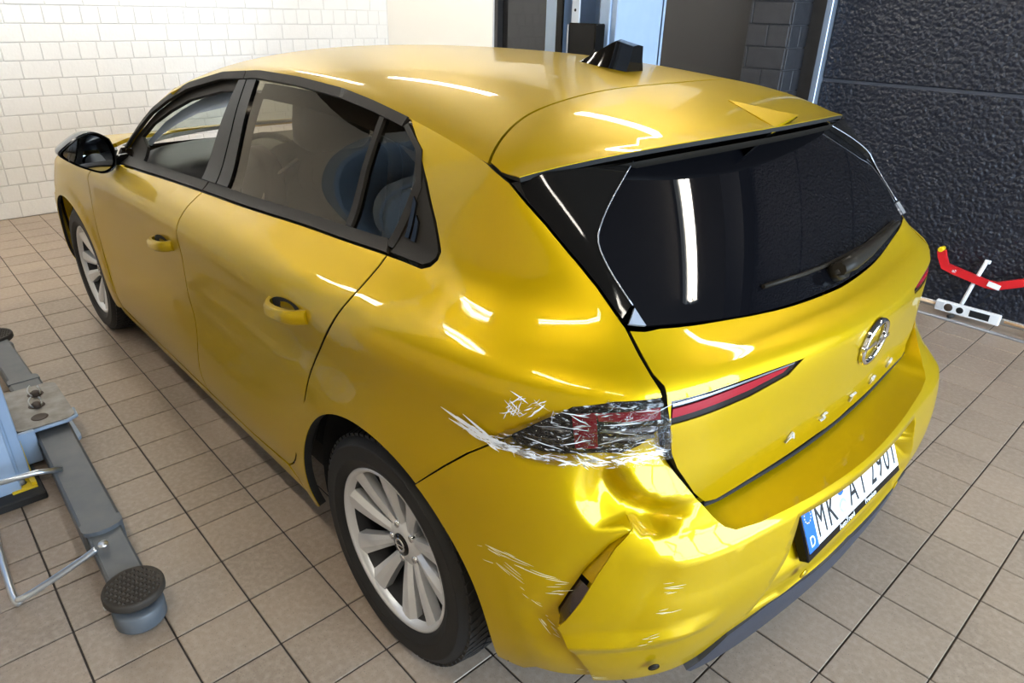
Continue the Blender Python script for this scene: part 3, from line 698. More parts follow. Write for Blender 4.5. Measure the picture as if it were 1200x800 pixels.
# window surrounds: belt strip, roof strip, pillars, glass
def trims(par, par2):
    o = []
    o += panel('belt_strip', belt_seg(1.99, 1.12, .001)+belt_seg(1.12, 1.94, .026), 'side', BODYL, M_satin, par, gap=.0005, flange=.01, mirror=True, lift=.004)
    o += panel('belt_strip', belt_seg(1.116, .095, .001)+belt_seg(.115, 1.11, .026), 'side', BODYL, M_satin, par2, gap=.0005, flange=.01, mirror=True, lift=.004)
    o += panel('roof_strip', rail_seg(1.975, 1.085, -.001, 40)+rail_seg(1.085, 1.945, -.024, 40), 'side', BODYL, M_satin, par, gap=.0005, flange=.012, mirror=True, lift=.004)
    o += panel('roof_strip', rail_seg(1.08, .19, -.001, 30)+rail_seg(.20, 1.08, -.024, 30), 'side', BODYL, M_satin, par2, gap=.0005, flange=.012, mirror=True, lift=.004)
    # pillar covers
    o += panel('pillar_cover', [(1.185, belt_z(1.185)+.027), (1.118, rail_z(1.118)-.025), (1.068, rail_z(1.068)-.025), (1.058, 1.2), (1.072, belt_z(1.07)+.027)], 'side', BODYL, M_gloss, par, gap=.001, flange=.012, mirror=True, lift=.001)
    o += panel('pillar_cover', [(1.066, belt_z(1.066)+.027), (1.052, 1.2), (1.062, rail_z(1.062)-.025), (1.0, rail_z(1.0)-.025), (.985, 1.2), (.982, belt_z(.982)+.027)], 'side', BODYL, M_gloss, par2, gap=.001, flange=.012, mirror=True, lift=.001)
    # inner front frame of the open window
    o += panel('window_channel', rail_seg(1.955, 1.11, -.012, 40)+[(1.135, 1.29)]+rail_seg(1.14, 1.86, -.052, 40)+[(1.80, 1.05), (1.80, belt_z(1.8)+.026), (1.93, belt_z(1.93)+.026)], 'side', BODYL, M_satin, par, gap=.0005, flange=.012, mirror=True, lift=-.016)
    # divider and fixed rear light
    o += panel('window_divider', [(.300, belt_z(.30)+.027), (.306, 1.2), (.302, rail_z(.302)-.025), (.282, rail_z(.28)-.025), (.284, 1.2), (.272, belt_z(.27)+.027)], 'side', BODYL, M_satin, par2, gap=.0005, flange=.01, mirror=True, lift=.003)
    o += panel('window_frame', [(.196, rail_z(.196)-.022), (.118, 1.272), (.085, 1.215), (.115, belt_z(.1)+.012), (.085, belt_z(.09)+.012), (.055, 1.205), (.098, 1.278), (.182, rail_z(.182)-.012)], 'side', BODYL, M_satin, par2, gap=.0005, flange=.012, mirror=True, lift=.003)
    o += panel('window_glass', belt_seg(.99, .295, .024)+rail_seg(.30, 1.005, -.022), 'side', BODYL, M_glass, par2, gap=0, flange=0, mirror=True, lift=-.006)
    o += panel('window_glass', belt_seg(.275, .112, .024)+[(.085, 1.21), (.122, 1.272), (.196, rail_z(.196)-.02)]+rail_seg(.2, .286, -.022), 'side', BODYL, M_glass, par2, gap=0, flange=0, mirror=True, lift=-.006)
    return o
trims(d_f, d_r)
qt = [cempty('quarter_trim'), cempty('quarter_trim')]
panel('trim_plate', [(.088, 1.064), (-.03, 1.066), (-.049, 1.074), (-.058, 1.086), (-.057, 1.099), (-.015, 1.149), (.047, 1.216), (.07, 1.238), (.058, 1.205), (.082, 1.09)], 'side', BODYL, M_satin, qt, gap=.002, flange=.01, mirror=True, lift=.001)
for k, (x0, x1, z0, z1) in enumerate(((.052, .066, 1.10, 1.185), (.028, .042, 1.098, 1.150))):
    panel('trim_louvre', [(x0-.006, z0), (x1-.006, z0), (x1+.004, z1), (x0+.004, z1-.012)], 'side', BODYL, M_gloss, qt, gap=0, flange=.008, mirror=True, lift=.007)
# ---- tailgate -----------------------------------------------------------------------
tg = cempty('tailgate')
KINK = [(.523, .821), (.509, .783), (.468, .708), (.452, .686)]
TBOT = [(.44, .672), (.40, .661), (.33, .655), (.19, .647), (0, .643)]
GBOT = [(.55, 1.040), (.44, 1.025), (.31, 1.011), (.182, 1.003), (0, .9985)]
half = [(.582, 1.042), (.556, .975), (.544, .958), (.541, .932), (.532, .884)]+KINK+TBOT
TRI = [(.582, 1.042), (.553, 1.037)]
left = [(.553, 1.036)]+[(.582, 1.040)]+half[1:]
outl = [C(*p) for p in curve2(GBOT[::-1], 5)[:-1]]+[C(*p) for p in left]
full = outl+[(-a, b) for a, b in outl[::-1][1:-1]]
LIN = [(.532, .935), (.432, .937), (.249, .938), (.284, .911), (.374, .895), (.530, .886)]       # lamp insert in the tailgate
holes = [[C(*p) for p in LIN], [(-KA*a, b) for a, b in LIN[::-1]]]
def tail_disp(Q, X):                    # crease over the lamps and number-plate-wide hollow
    zc = .962-.012*np.clip(np.abs(X[:, 1])/.6, 0, 1)
    d = .006*np.clip(1-np.abs(X[:, 2]-zc)/.03, 0, 1)
    d = d+.008*np.clip(1-np.abs(X[:, 2]-.668)/.02, 0, 1)
    return d
tskin = panel('tailgate_skin', full, 'cyl', TAIL, M_paint, tg, holes=holes, disp=tail_disp, flange=.024, edge_strip=True, gap=.003, feats=[[C(t, .962-.012*min(1, abs(t)/.85)) for t in np.linspace(-.52, .52, 40)]])
M_lampblk = mat('smoked lamp glass', (.010, .008, .009), .08, spec=.35)
M_lampred = mat('red lamp lens', (.27, .002, .012), .2, spec=.4)
M_lampgry = mat('silver lamp reflector', (.30, .31, .34), .15, metal=.7)
for sg in (1, -1):
    ins = cpart(empty('lamp_insert', parent=car)) if False else tg
    o = panel('lamp_insert', [(sg*KA*a, b) for a, b in LIN], 'cyl', TAIL, M_lampblk, tg, gap=.001, flange=.01, lift=-.003)
    panel('red_strip', [(sg*KA*a, b) for a, b in ((.528, .918), (.432, .924), (.285, .931), (.30, .922), (.374, .911), (.528, .901))], 'cyl', TAIL, M_lampred, tg, gap=0, flange=.004, lift=.0)
    panel('silver_strip', [(sg*KA*a, b) for a, b in ((.528, .928), (.432, .932), (.27, .935), (.275, .932), (.432, .928), (.528, .923))], 'cyl', TAIL, M_lampgry, tg, gap=0, flange=.004, lift=.0)
GL = [(.617, 1.179), (.617, 1.161), (.593, 1.111), (.567, 1.068), (.55, 1.040)]
gl = [(.50, 1.280), (.56, 1.242), (.60, 1.207)]+GL
go = [C(*p) for p in gl]+[C(*p) for p in curve2(GBOT, 5)[1:-1]]
gfull = go+[C(0, .9985)]+[(-a, b) for a, b in go[::-1]]+[C(t, 1.28+.03*(1-abs(t)/.5)) for t in (-.4, -.2, 0, .2, .4)]
panel('rear_window', gfull, 'cyl', GLASS, M_rglass, tg, gap=.002, flange=.008, lift=.0015)
def blade_disp(Q, X):
    d = dist_poly([C(*p) for p in R_BLADE], Q, False); return .016*np.clip(d/.06, 0, 1)
for sg in (1, -1):
    bl = R_BLADE[:-1]+[(.588, 1.052), (.570, 1.072)]+[(.593, 1.111), (.617, 1.161), (.617, 1.179), (.60, 1.207), (.56, 1.242), (.505, 1.279), (.60, 1.279), (.70, 1.277)]
    def bd(Q, X, s=sg): return blade_disp(Q*[s, 1], X)
    panel('side_blade', [(sg*KA*a, b) for a, b in bl], 'cyl', BODY, M_gloss, tg, gap=.002, flange=.022, disp=bd)
    panel('corner_cap', [(sg*KA*a, b) for a, b in ((.583, 1.044), (.569, 1.069), (.553, 1.039))], 'cyl', BODY, mat('silver corner cap', (.55, .62, .75), .25, metal=.6), tg, gap=.001, flange=.008, lift=.012)
sp_t = [np.array(p) for p in curve2([(-.44, .668), (-.40, .657), (-.33, .651), (-.19, .643), (0, .639), (.19, .643), (.33, .651), (.40, .657), (.44, .668)], 5)]
MB().tube([tuple((lambda r: r[0]+r[1]*.003)(cast_cyl(TAIL, KA*p[0], p[1]-.003))) for p in sp_t], .0055, 8).build('tailgate_seal', M_shade_seal, tg)
M_edge = mat('bright trim edge', (.45, .47, .52), .25, metal=.7)
for sg in (1, -1):
    pts = []
    for a, b in curve2([(.505, 1.277), (.56, 1.242), (.60, 1.207), (.6165, 1.180), (.6165, 1.161), (.593, 1.111), (.570, 1.072)], 3):
        q = np.array([C(a, b)]); P, n_ = cast_cyl(BODYL, *q[0]); P = P+n_*(blade_disp(q, P[None])[0]+.0005); pts.append((P[0], P[1]*sg, P[2]))
    MB().tube(pts, .0016, 6).build('blade_edge', M_edge, tg)
# ---- rear bumper ---------------------------------------------------------------------
bp_ = cempty('bumper')
SHELF = [(.452, .684), (.434, .656), (.414, .630), (.393, .616), (.338, .608), (.212, .605), (0, .603)]
CRACK = [(.575, .675), (.602, .640), (.625, .584), (.647, .517), (.666, .469), (.677, .447)]
CRACK2 = [(.677, .447), (.652, .384), (.62, .300), (.605, .238)]
LBOT = [(.762, .842), (.751, .83), (.713, .824), (.67, .828), (.628, .834), (.598, .833), (.573, .846), (.537, .885)]
VAL = [(0, .362), (.193, .358), (.279, .352), (.371, .318), (.42, .262), (.445, .246)]
UP = [(.575, .675), (.580, .74), (.588, .80), (.598, .833)]          # unseen join above the crack
ZL = [(0, .594), (.175, .593), (.289, .591), (.387, .586), (.457, .589), (.499, .594), (.54, .605)]
def lip(Q, amp=.014):
    th = np.abs(Q[:, 0])/KA; zc = np.interp(th, [p[0] for p in ZL], [p[1] for p in ZL]); w = np.clip((.60-th)/.10, 0, 1)
    dz = Q[:, 1]-zc
    return w*amp*np.where(dz > 0, np.clip(1-dz/.05, 0, 1), np.clip(1+dz/.08, 0, 1)**1.5)
REC = [(-.33, .355), (-.262, .505), (-.247, .580), (.247, .580), (.262, .505), (.33, .355)]
def recess(Q):
    Qa = Q/np.array([KA, 1]); d = dist_poly(REC, Qa); i = inside(np.array(REC), Qa)
    dp = .012+.50*np.clip(Q[:, 1]-.42, 0, .17)
    return -dp*np.where(i, np.clip(d/np.where(Q[:, 1] > .53, .006, .014), 0, 1), 0)
def rot2(Q, c, ang):
    d = Q/np.array([KA, 1])-np.array(c); c_, s_ = math.cos(ang), math.sin(ang)
    return d[:, 0]*c_+d[:, 1]*s_, -d[:, 0]*s_+d[:, 1]*c_
FOLD = [(.575, .675), (.553, .662), (.530, .655), (.50, .660), (.47, .668)]
def sstep(t): t = np.clip(t, 0, 1); return t*t*(3-2*t)
def dent(Q):
    """hollow knocked into the corner: a steep wall, a rising floor, a sharp fold as its lower rim"""
    th = Q[:, 0]/KA; z = Q[:, 1]
    dx = -(th-.575)*1.05; dz = z-.722                 # metres to the tailgate side, metres up
    u = dx*.76-dz*.65; v = dx*.65+dz*.76               # along the hollow (down to the tailgate), across it (up)
    v = v-.35*u*u/.09
    wall = sstep((.034-v)/.048); rise = sstep((v+.085)/.075)
    env = sstep((u+.115)/.07)*sstep((.115-u)/.06)
    zf = np.interp(th, [p[0] for p in FOLD[::-1]], [p[1] for p in FOLD[::-1]])
    s = np.clip((z-zf+.001)/.008, 0, 1)
    d = -.042*wall*rise*env*s
    r = np.clip((th-.545)/.03, 0, 1)*np.clip((.66-th)/.03, 0, 1)
    d = d-.040*sstep((z-.655)/.19)*sstep((th-.44)/.07)*sstep((.70-th)/.10)      # upper edge leaning in
    return d
cr_t = np.array(CRACK+CRACK2[1:])
def crack_w(Q):                          # opening of the crack: 0 at the fold tip, widest by the reflector
    return np.interp(Q[:, 1], [.238, .30, .384, .447, .469, .56, .64, .675], [.010, .012, .02, .028, .030, .026, .012, 0])
def dist_crack(Q): return dist_poly([C(*p) for p in CRACK+CRACK2[1:]], Q, False)
def disp_side(Q, X):
    return arch_disp(Q, X)+dent(Q)-crack_w(Q)*.55*np.clip(1-dist_crack(Q)/.06, 0, 1)
def low_corner(Q): return .012*np.clip(1-np.abs(Q[:, 1]-.405-.1*(.6-np.abs(Q[:, 0])/KA))/.03, 0, 1)*np.clip((np.abs(Q[:, 0])/KA-.40)/.08, 0, 1)
def disp_rear(Q, X):
    d = lip(Q)+recess(Q)+np.where(Q[:, 0] > 0, dent(Q), 0)
    d = d+np.where(Q[:, 0] > 0, crack_w(Q)*.6*np.clip(1-dist_crack(Q)/.09, 0, 1), 0)+np.where(Q[:, 0] > 0, low_corner(Q), 0)
    return d
SIDE_LOW = [(.605, .238), (.64, .232), (.673, .235), (.733, .245), (.80, .25)]
arch_r = [(x, z) for x, z in arc(0, AR, a_arch, 190, 24)]
CR_OFF = [0, .007, .015, .019, .015, .0]
CRACK_S = [(a+o_, b) for (a, b), o_ in zip(CRACK, CR_OFF)]
o1 = [C(*p) for p in BSEAM[::-1]]+[C(*p) for p in LBOT[1:6]]+[C(*p) for p in UP[::-1][1:]]+[C(*p) for p in CRACK_S[1:]]+[C(*p) for p in CRACK2[1:]]+[C(*p) for p in SIDE_LOW[1:-1]]+[s2c(x, z) for x, z in arch_r[::-1][:-1]]
bs = panel('bumper_corner', o1, 'cyl', BODYL, M_paint, bp_, gap=0, step=.013, edge=.01, disp=disp_side, flange=.02)
rear_l = [C(*p) for p in LBOT[5:]]+[C(.526, .84)]+[C(*p) for p in KINK[:-1]]+[C(*p) for p in SHELF]
VALB = VAL[:]
o2r = [C(*p) for p in BSEAM[::-1]]
right_top = [(-a, b) for a, b in ([C(*p) for p in SHELF[::-1][1:]]+[C(*p) for p in KINK[:-1][::-1]]+[C(.526, .84)]+[C(*p) for p in LBOT[::-1]]+[C(*p) for p in BSEAM[1:]])]
arch_rr = [(-a, b) for a, b in [s2c(x, z) for x, z in arch_r[1:]]]
right_bot = [(-a, b) for a, b in [C(*p) for p in SIDE_LOW[::-1][1:]]+[C(.52, .236)]+[C(*p) for p in VAL[::-1][:-1]]]
left_bot = [C(*p) for p in VAL]+[C(.50, .24), C(.55, .238)]
o2 = rear_l+right_top+arch_rr+right_bot+left_bot+[C(*p) for p in CRACK2[::-1]]+[C(*p) for p in CRACK[::-1][1:]]+[C(*p) for p in UP[1:-1]]
lipl = [C(t, np.interp(abs(t), [p[0] for p in ZL], [p[1] for p in ZL])) for t in np.linspace(-.56, .53, 80)]
br = panel('bumper_skin', o2, 'cyl', BODY, M_paint, bp_, gap=0, step=.014, edge=.011, disp=disp_rear, flange=.022, feats=[lipl, [C(*p) for p in FOLD[1:]], [C(a, b) for a, b in REC[:3]]+[C(a, b) for a, b in REC[3:]]])
# return face inside the crack, with the dark reflector in its lower half
M_refl = mat('dark red reflector', (.018, .008, .010), .2, coat=1)
rt = []
for t in np.linspace(0, 1, 31):
    ia = t*5; k = min(int(ia), 4); f_ = ia-k
    pa = np.array(CRACK[k])*(1-f_)+np.array(CRACK[k+1])*f_; pb = np.array(CRACK_S[k])*(1-f_)+np.array(CRACK_S[k+1])*f_
    qa = np.array([C(*pa)]); qb = np.array([C(*pb)])
    Pa, na = cast_cyl(BODY, *qa[0]); Pa = Pa+na*(disp_rear(qa, Pa[None])[0]-.003); Pb, nb_ = cast_cyl(BODY, *qb[0]); Pb = Pb+nb_*(disp_side(qb, Pb[None])[0]-.007)
    rt.append((Pa, Pb, pa[1]))
for nm_, m_, sel in (('bumper_return', M_paint, [r for r in rt if r[2] >= .556]), ('reflector', M_refl, [r for r in rt if r[2] <= .560])):
    V = [p for r in sel for p in (r[0], r[1])]
    MB().add(V, [(2*i, 2*i+1, 2*i+3, 2*i+2) for i in range(len(sel)-1)], True).build(nm_, m_, bp_)
# black valance under the bumper
vo = [C(*p) for p in VAL]+[C(.43, .225), C(.30, .212), C(0, .206)]
vf = vo+[(-a, b) for a, b in vo[::-1][1:-1]]
panel('valance', vf, 'cyl', BODY, M_plast, bp_, gap=.001, flange=.03, lift=.002, disp=lambda Q, X: .015*np.clip((.36-X[:, 2])/.15, 0, 1))
# shelf between bumper and tailgate
SHV = []; SHF = []
ths = [C(*p) for p in KINK[:-1]]+[C(*p) for p in SHELF]
ths = ths+[(-a, b) for a, b in ths[::-1][1:]]
ths = resample(ths, .02, False)
rows = []
for a, b in ths:
    P, n = cast_cyl(BODY, a, b); q = np.array([[a, b]]); P = P+n*(disp_rear(q, P[None])[0])
    th = a/KA; z2 = np.interp(abs(th), [0, .19, .33, .40, .44, .452, .468, .509, .523], [.640, .644, .651, .658, .668, .684, .706, .780, .818])
    t2 = np.sign(th)*max(abs(th)-.004, 0)
    P2, n2 = cast_cyl(TAIL, KA*t2, z2); P2 = P2-n2*.035-np.array([0, 0, .030])
    rows.append([P, P*.67+P2*.33-np.array([0, 0, .004]), P*.3+P2*.7-np.array([0, 0, .003]), P2])
R4 = np.array(rows); nvv = R4.shape[1]
me = mesh(R4.reshape(-1, 3), [(i*nvv+j, i*nvv+j+1, (i+1)*nvv+j+1, (i+1)*nvv+j) for i in range(len(R4)-1) for j in range(nvv-1)], True)
import bmesh
bm_ = bmesh.new(); bm_.from_mesh(me); bmesh.ops.recalc_face_normals(bm_, faces=bm_.faces)
if sum(f.normal.z for f in bm_.faces) < 0: bmesh.ops.reverse_faces(bm_, faces=bm_.faces)
bm_.to_mesh(me); bm_.free()
link('bumper_shelf', me, M_paint, bp_)
# ---- roof and spoiler ------------------------------------------------------------------
SEAM = curve2([(-.10, 0), (-.094, .10), (-.084, .171), (-.068, .29), (-.063, .399), (-.066, .509), (-.096, .608), (-.117, .649), (-.137, .682)], 4)
railxy = [(float(p[0]), float(p[1])-.0005) for p in RF[::4, 0]]
cz = [(x, y) for x, y, z in CENT]
front = [(float(p[0])-.002, float(p[1])) for p in RF[0][::4]]+[(1.498, 0)]
lft = SEAM[::-1][:-1]
roofl = front[::-1]+[(x, y) for x, y in railxy[1:] if x > -.125]+[(x+.004, y) for x, y in SEAM[::-1]]
rfull = roofl[:-1]+[(x, -y) for x, y in roofl[::-1][:-1]]
cpart(panel('roof_panel', rfull, 'top', ROOF, M_paint, car, step=.03, edge_strip=False, gap=0, flange=.012))
TEc = [(x, y) for x, y in ((-.228, .703), (-.270, .60), (-.3175, .44), (-.361, .28), (-.388, .12), (-.394, 0))]
# true trailing edge of the roof grid
te = RF[-1]; TE = [(float(p[0])+.0015, float(p[1])) for p in te[1::4]]+[(float(te[-1][0])+.0015, 0.)]
spl = SEAM[:]+[(-.18, .692)]+TE
sfull = spl+[(x, -y) for x, y in spl[::-1][1:-1]]
sp = cempty('spoiler')
def sp_disp(Q, X):                       # raised lip along the trailing edge
    d = dist_poly(TE+[(x, -y) for x, y in TE[::-1]], Q, False); return .006*np.clip(1-d/.035, 0, 1)
panel('spoiler_skin', sfull, 'top', ROOF, M_paint, sp, step=.025, flange=.012, disp=sp_disp, gap=.003, edge_strip=True)
und = []
tef = np.array([RF[-1][i] for i in range(0, RF.shape[1], 3)]+[RF[-1][-1]]); tef = np.concatenate([tef, (tef*[1, -1, 1])[::-1][1:]])
V = []; 
for p in tef:
    a = abs(p[1])/.706
    p = p*np.array([1, 1-.05*a**6, 1])
    V += [p+[.006, 0, -.016], p+[.02, 0, -.034 if a < .63 else -.022], (-.235+.05*a*a, p[1]*.93, 1.297-.03*a*a)]
me = mesh(V, [(i*3+j, i*3+j+1, i*3+j+4, i*3+j+3) for i in range(len(tef)-1) for j in range(2)], True)
link('spoiler_underside', me, M_satin, sp)
# ---- rest of the shell -----------------------------------------------------------------
def cast_front(S, a, z):                # a = y, looking at the nose
    if abs(a) < 4e-4: a = 4e-4
    for k in range(20):
        r = S.cast((5, a*(1-.004*k), z), (-1, 0, 0))
        if r: break
    else: raise Exception('miss front')
    P, n = r; return P, (n if n[0] > 0 else -n)
CAST['front'] = cast_front
hood = [(2.475, 0), (2.465, .21), (2.455, .40), (2.41, .58), (2.35, .67), (2.26, .75), (2.27, .798), (2.5, .806), (2.78, .800), (2.95, .71), (3.10, .55), (3.2, .3), (3.23, 0)]
hf = hood+[(x, -y) for x, y in hood[::-1][1:-1]]
cpart(panel('hood', hf, 'top', BODY, M_paint, car, step=.04))
fb = [(0, .235), (.5, .235), (.80, .25), (.84, .45), (.85, .60), (.78, .66), (.50, .66), (0, .66)]
ff = fb+[(-x, z) for x, z in fb[::-1][1:-1]]
cpart(panel('front_bumper', ff, 'front', BODY, M_paint, car, step=.04))
cpart(panel('grille', [(-.48, .67), (.48, .67), (.45, .775), (-.45, .775)], 'front', BODY, M_gloss, car, step=.05))
M_head = mat('clear headlamp glass', (.25, .26, .28), .08, coat=1)
for sg in (1, -1):
    cpart(panel('headlamp', [(sg*.49, .67), (sg*.76, .68), (sg*.76, .80), (sg*.47, .78)], 'front', BODY, M_head, car, step=.03))
# windscreen, scuttle and roof pillars
ws = []
for t in np.linspace(0, 1, 12):
    a = natspline([0, .35, .7, 1], [(1.615, .655, 1.272), (1.775, .672, 1.20), (1.90, .722, 1.105), (1.985, .765, 1.012)], np.array([t]))[0]
    c = natspline([0, .35, .7, 1], [(1.50, 0, 1.395), (1.83, 0, 1.262), (2.16, 0, 1.115), (2.43, 0, .99)], np.array([t]))[0]
    ws.append([(c+(a-c)*np.array([abs(y)**2, 0, abs(y)**2]))*[1, 0, 1]+[0, a[1]*y, 0] for y in np.linspace(-1, 1, 17)])
W = np.array(ws); nv_ = W.shape[1]
cpart(link('windscreen', mesh(W.reshape(-1, 3), [(i*nv_+j, i*nv_+j+1, (i+1)*nv_+j+1, (i+1)*nv_+j) for i in range(11) for j in range(16)], True), M_clear, car))
sc = MB(); e1 = W[-1]; e2 = np.array([(2.44-.30*(abs(y))**2.2, y*.76, 1.003) for y in np.linspace(-1, 1, 17)])
sc.add(np.concatenate([e1, e2]), [(j, j+1, j+18, j+17) for j in range(16)], True); cpart(sc.build('scuttle', M_satin, car))
for sg in (1, -1):
    pl = MB(); rows = []
    for x in np.linspace(1.62, 1.985, 14):
        z = rail_z(x); P, n = cast_side(BODYL, x, z-.004); P[1] *= sg
        i = np.clip((x-1.615)/(1.985-1.615), 0, 1)
        Wp = np.array([np.interp(x, W[:, -1, 0], W[:, -1, k]) for k in (0, 1, 2)])*[1, sg, 1]
        m_ = (P+Wp)/2+np.array([.004, .004*sg, .010]); rows += [P, m_, Wp+[0, 0, .003]]
    pl.add(rows, [(i*3+j, i*3+j+1, i*3+j+4, i*3+j+3) for i in range(13) for j in range(2)], True); cpart(pl.build('windscreen_pillar', M_paint, car))
# dark floor pan, rear bulkhead, wheel housings
us = MB()
us.box(.36, 2.25, -.74, .74, .17, .26).box(-.42, .36, -.52, .52, .17, .30).box(2.25, 3.35, -.50, .50, .17, .60).box(-.55, -.42, -.60, .60, .26, .80).box(-.42, .3, -.5, .5, .30, .62)
cpart(us.build('floor_pan', M_black, car))
M_liner = mat('black wheel housing liner', (.012, .012, .013), .85, bump=(160, .5, .002))
for cx in (0, 2.675):
    for sg in (1, -1):
        m_ = MB(); n = 26
        ring = [(cx+.405*math.cos(a), .322+.405*math.sin(a)) for a in np.linspace(-.18, math.pi+.18, n)]
        V = [(x, sg*.845, z) for x, z in ring]+[(x, sg*.56, z) for x, z in ring]; m_.add(V, [(i, i+1, n+i+1, n+i) for i in range(n-1)], True)
        m_.add([(x, sg*.56, z) for x, z in ring], [tuple(range(n))])
        cpart(m_.build('wheel_housing', M_liner, car))
# ---- wheels ----------------------------------------------------------------------------
M_tyre = mat('black tyre rubber', (.011, .011, .0115), .62, spec=.35, bump=(120, .15, .001), noise=(8, .6, (.020, .019, .018)))
M_rim = mat('silver alloy', (.66, .67, .69), .32, metal=.45, coat=.5)
M_pocket = mat('dark wheel pocket', (.02, .02, .022), .5)
M_disc = mat('worn brake disc', (.10, .085, .075), .45, metal=.6)
tp = [(.221, .080), (.2235, .094), (.236, .103), (.247, .1062), (.249, .1078), (.252, .1066), (.262, .108), (.284, .1055), (.287, .1062), (.290, .1035), (.298, .098), (.309, .087), (.3165, .070)]
tyre = MB().lathe(tp+[(.3165, -.070)]+[(r, -y) for r, y in tp[::-1][1:]], 96)
for row, (y0, y1, sk, cnt) in enumerate(((.040, .090, .030, 74), (-.090, -.040, .030, 74), (.012, .036, .022, 64), (-.036, -.012, .022, 64), (-.009, .009, 0, 60))):
    for k in range(cnt):
        a0 = 2*math.pi*k/cnt; w = 2*math.pi/cnt*.72
        V = []
        for r_ in (.3125, .322):
            for yy, da in ((y0, 0), (y1, sk/.32*(1 if row < 2 else -1)*(1 if y1 > 0 else -1))):
                r2 = r_-(.0075 if abs(yy) > .08 else 0)
                for aa in (a0+da, a0+da+w): V.append((r2*math.cos(aa), yy, r2*math.sin(aa)))
        tyre.add(V, [(0, 1, 3, 2), (4, 6, 7, 5), (0, 4, 5, 1), (2, 3, 7, 6), (0, 2, 6, 4), (1, 5, 7, 3)])
wheel = cempty('wheel')
wheel.location = (0, .79, .322)
tyre.build('tyre', M_tyre, wheel)
lt = MB()
barrel = MB().lathe([(.2235, .088), (.2245, .093), (.220, .0955), (.2145, .094), (.209, .087), (.2045, .074)], 72)
rim = barrel.build('rim_lip', M_rim, wheel)
MB().lathe([(.2045, .074), (.196, .02), (.192, -.085), (.222, -.09)], 72).build('rim_barrel', M_pocket, wheel)
sp_ = MB()
def spoke(ang, hand):
    """tapered spoke with a flat face and a folded flank"""
    n = 9; V = []
    for i, t in enumerate(np.linspace(0, 1, n)):
        r = .048+(.207-.048)*t; wdt = .014+.021*t**1.2
        y = .052+.022*math.sin(min(t*1.25, 1)*math.pi/2)+.012*t**3
        off = hand*(.0175+.040*t)
        for s_, dy in ((-1, -.028), (-1, -.003), (-.35, 0), (.35*1, 0), (1, -.003), (1, -.028)):
            sd = off+s_*wdt; dy2 = dy-(.008 if (s_*hand < 0 and dy > -.01 and abs(s_) > .5) else 0)
            V.append((r*math.cos(ang)-sd*math.sin(ang), y+dy2, r*math.sin(ang)+sd*math.cos(ang)))
    F = [(i*6+j, i*6+j+1, (i+1)*6+j+1, (i+1)*6+j) for i in range(n-1) for j in range(5)]
    return MB().add(V, F, False)
for k in range(5):
    for h in (1, -1): spoke(math.radians(90+72*k+22), h).build('spoke', M_rim, wheel)
MB().lathe([(.001, .060), (.030, .060), (.036, .058), (.060, .052), (.066, .044), (.066, .01)], 40).build('hub', M_rim, wheel)
MB().lathe([(.001, .0655), (.0295, .0645), (.031, .061), (.031, .05)], 32).build('hub_cap', M_gloss, wheel)
MB().lathe([(.0135, .0655), (.0150, .0668), (.0185, .0668), (.0200, .0652)], 32).box(-.021, .021, .0655, .0672, -.0018, .0018).build('hub_emblem', M_chrome, wheel)
for k in range(5):
    a = math.radians(90+72*k+22+36); MB().lathe([(.001, .058), (.009, .058), (.0105, .054), (.0105, .035)], 12, c=(.053*math.cos(a), 0, .053*math.sin(a))).build('wheel_bolt', M_chrome, wheel)
MB().lathe([(.04, .002), (.150, .002), (.150, -.02), (.04, -.02)], 48).build('brake_disc', M_disc, wheel)
MB().lathe([(.001, -.03), (.19, -.03), (.19, -.05), (.001, -.05)], 32).build('wheel_back', M_pocket, wheel)
for cx, sg, ang in ((2.675, 1, .9), (0, -1, .3), (2.675, -1, 2.0)):
    w2 = copy_tree(wheel, car); w2.matrix_parent_inverse = wheel.matrix_parent_inverse.copy(); w2.location = (cx, sg*.79, .322)
    w2.rotation_euler = (0, ang, 0) if sg > 0 else (0, ang, math.pi)
wheel.rotation_euler = (0, .25, 0)
# ---- placing small parts on the body -------------------------------------------------------
def frame_at(S, proj, a, b, lift=0, up=(0, 0, 1)):
    P, n = CAST[proj](S, a, b); n = Vector(n); z = Vector(up); y = (z-n*z.dot(n)).normalized(); x = y.cross(n)
    M = Matrix((x, y, n)).transposed().to_4x4(); M.translation = Vector(P)+n*lift; return M
def place(o, M): o.matrix_basis = M; return o
# letters on the tailgate
M_silver = mat('satin silver lettering', (.72, .73, .75), .25, metal=.35)
for ch, y in zip('ASTRA', (.274, .137, 0, -.137, -.274)):
    me = text_mesh(ch, .036, .005, 'CENTER'); o = link('letter', me, M_silver, tg)
    th = math.atan2(y, .5+.68); place(o, frame_at(TAIL, 'cyl', KA*th, .727, .003)); o.scale = (1.5, .95, 1)
# round emblem with a bolt
em = MB()
em.lathe([(.046, -.002), (.046, .006), (.050, .009), (.056, .009), (.059, .005), (.059, -.002)], 48, axis='z')
em.prism([(-.068, .002), (-.012, .009), (-.004, .002), (.066, .006), (.066, -.002), (.012, -.009), (.004, -.003), (-.068, -.004)], .000, .010)
o = link('emblem', em.mesh(), M_chrome, tg); place(o, frame_at(TAIL, 'cyl', KA*.002, .895, .003))
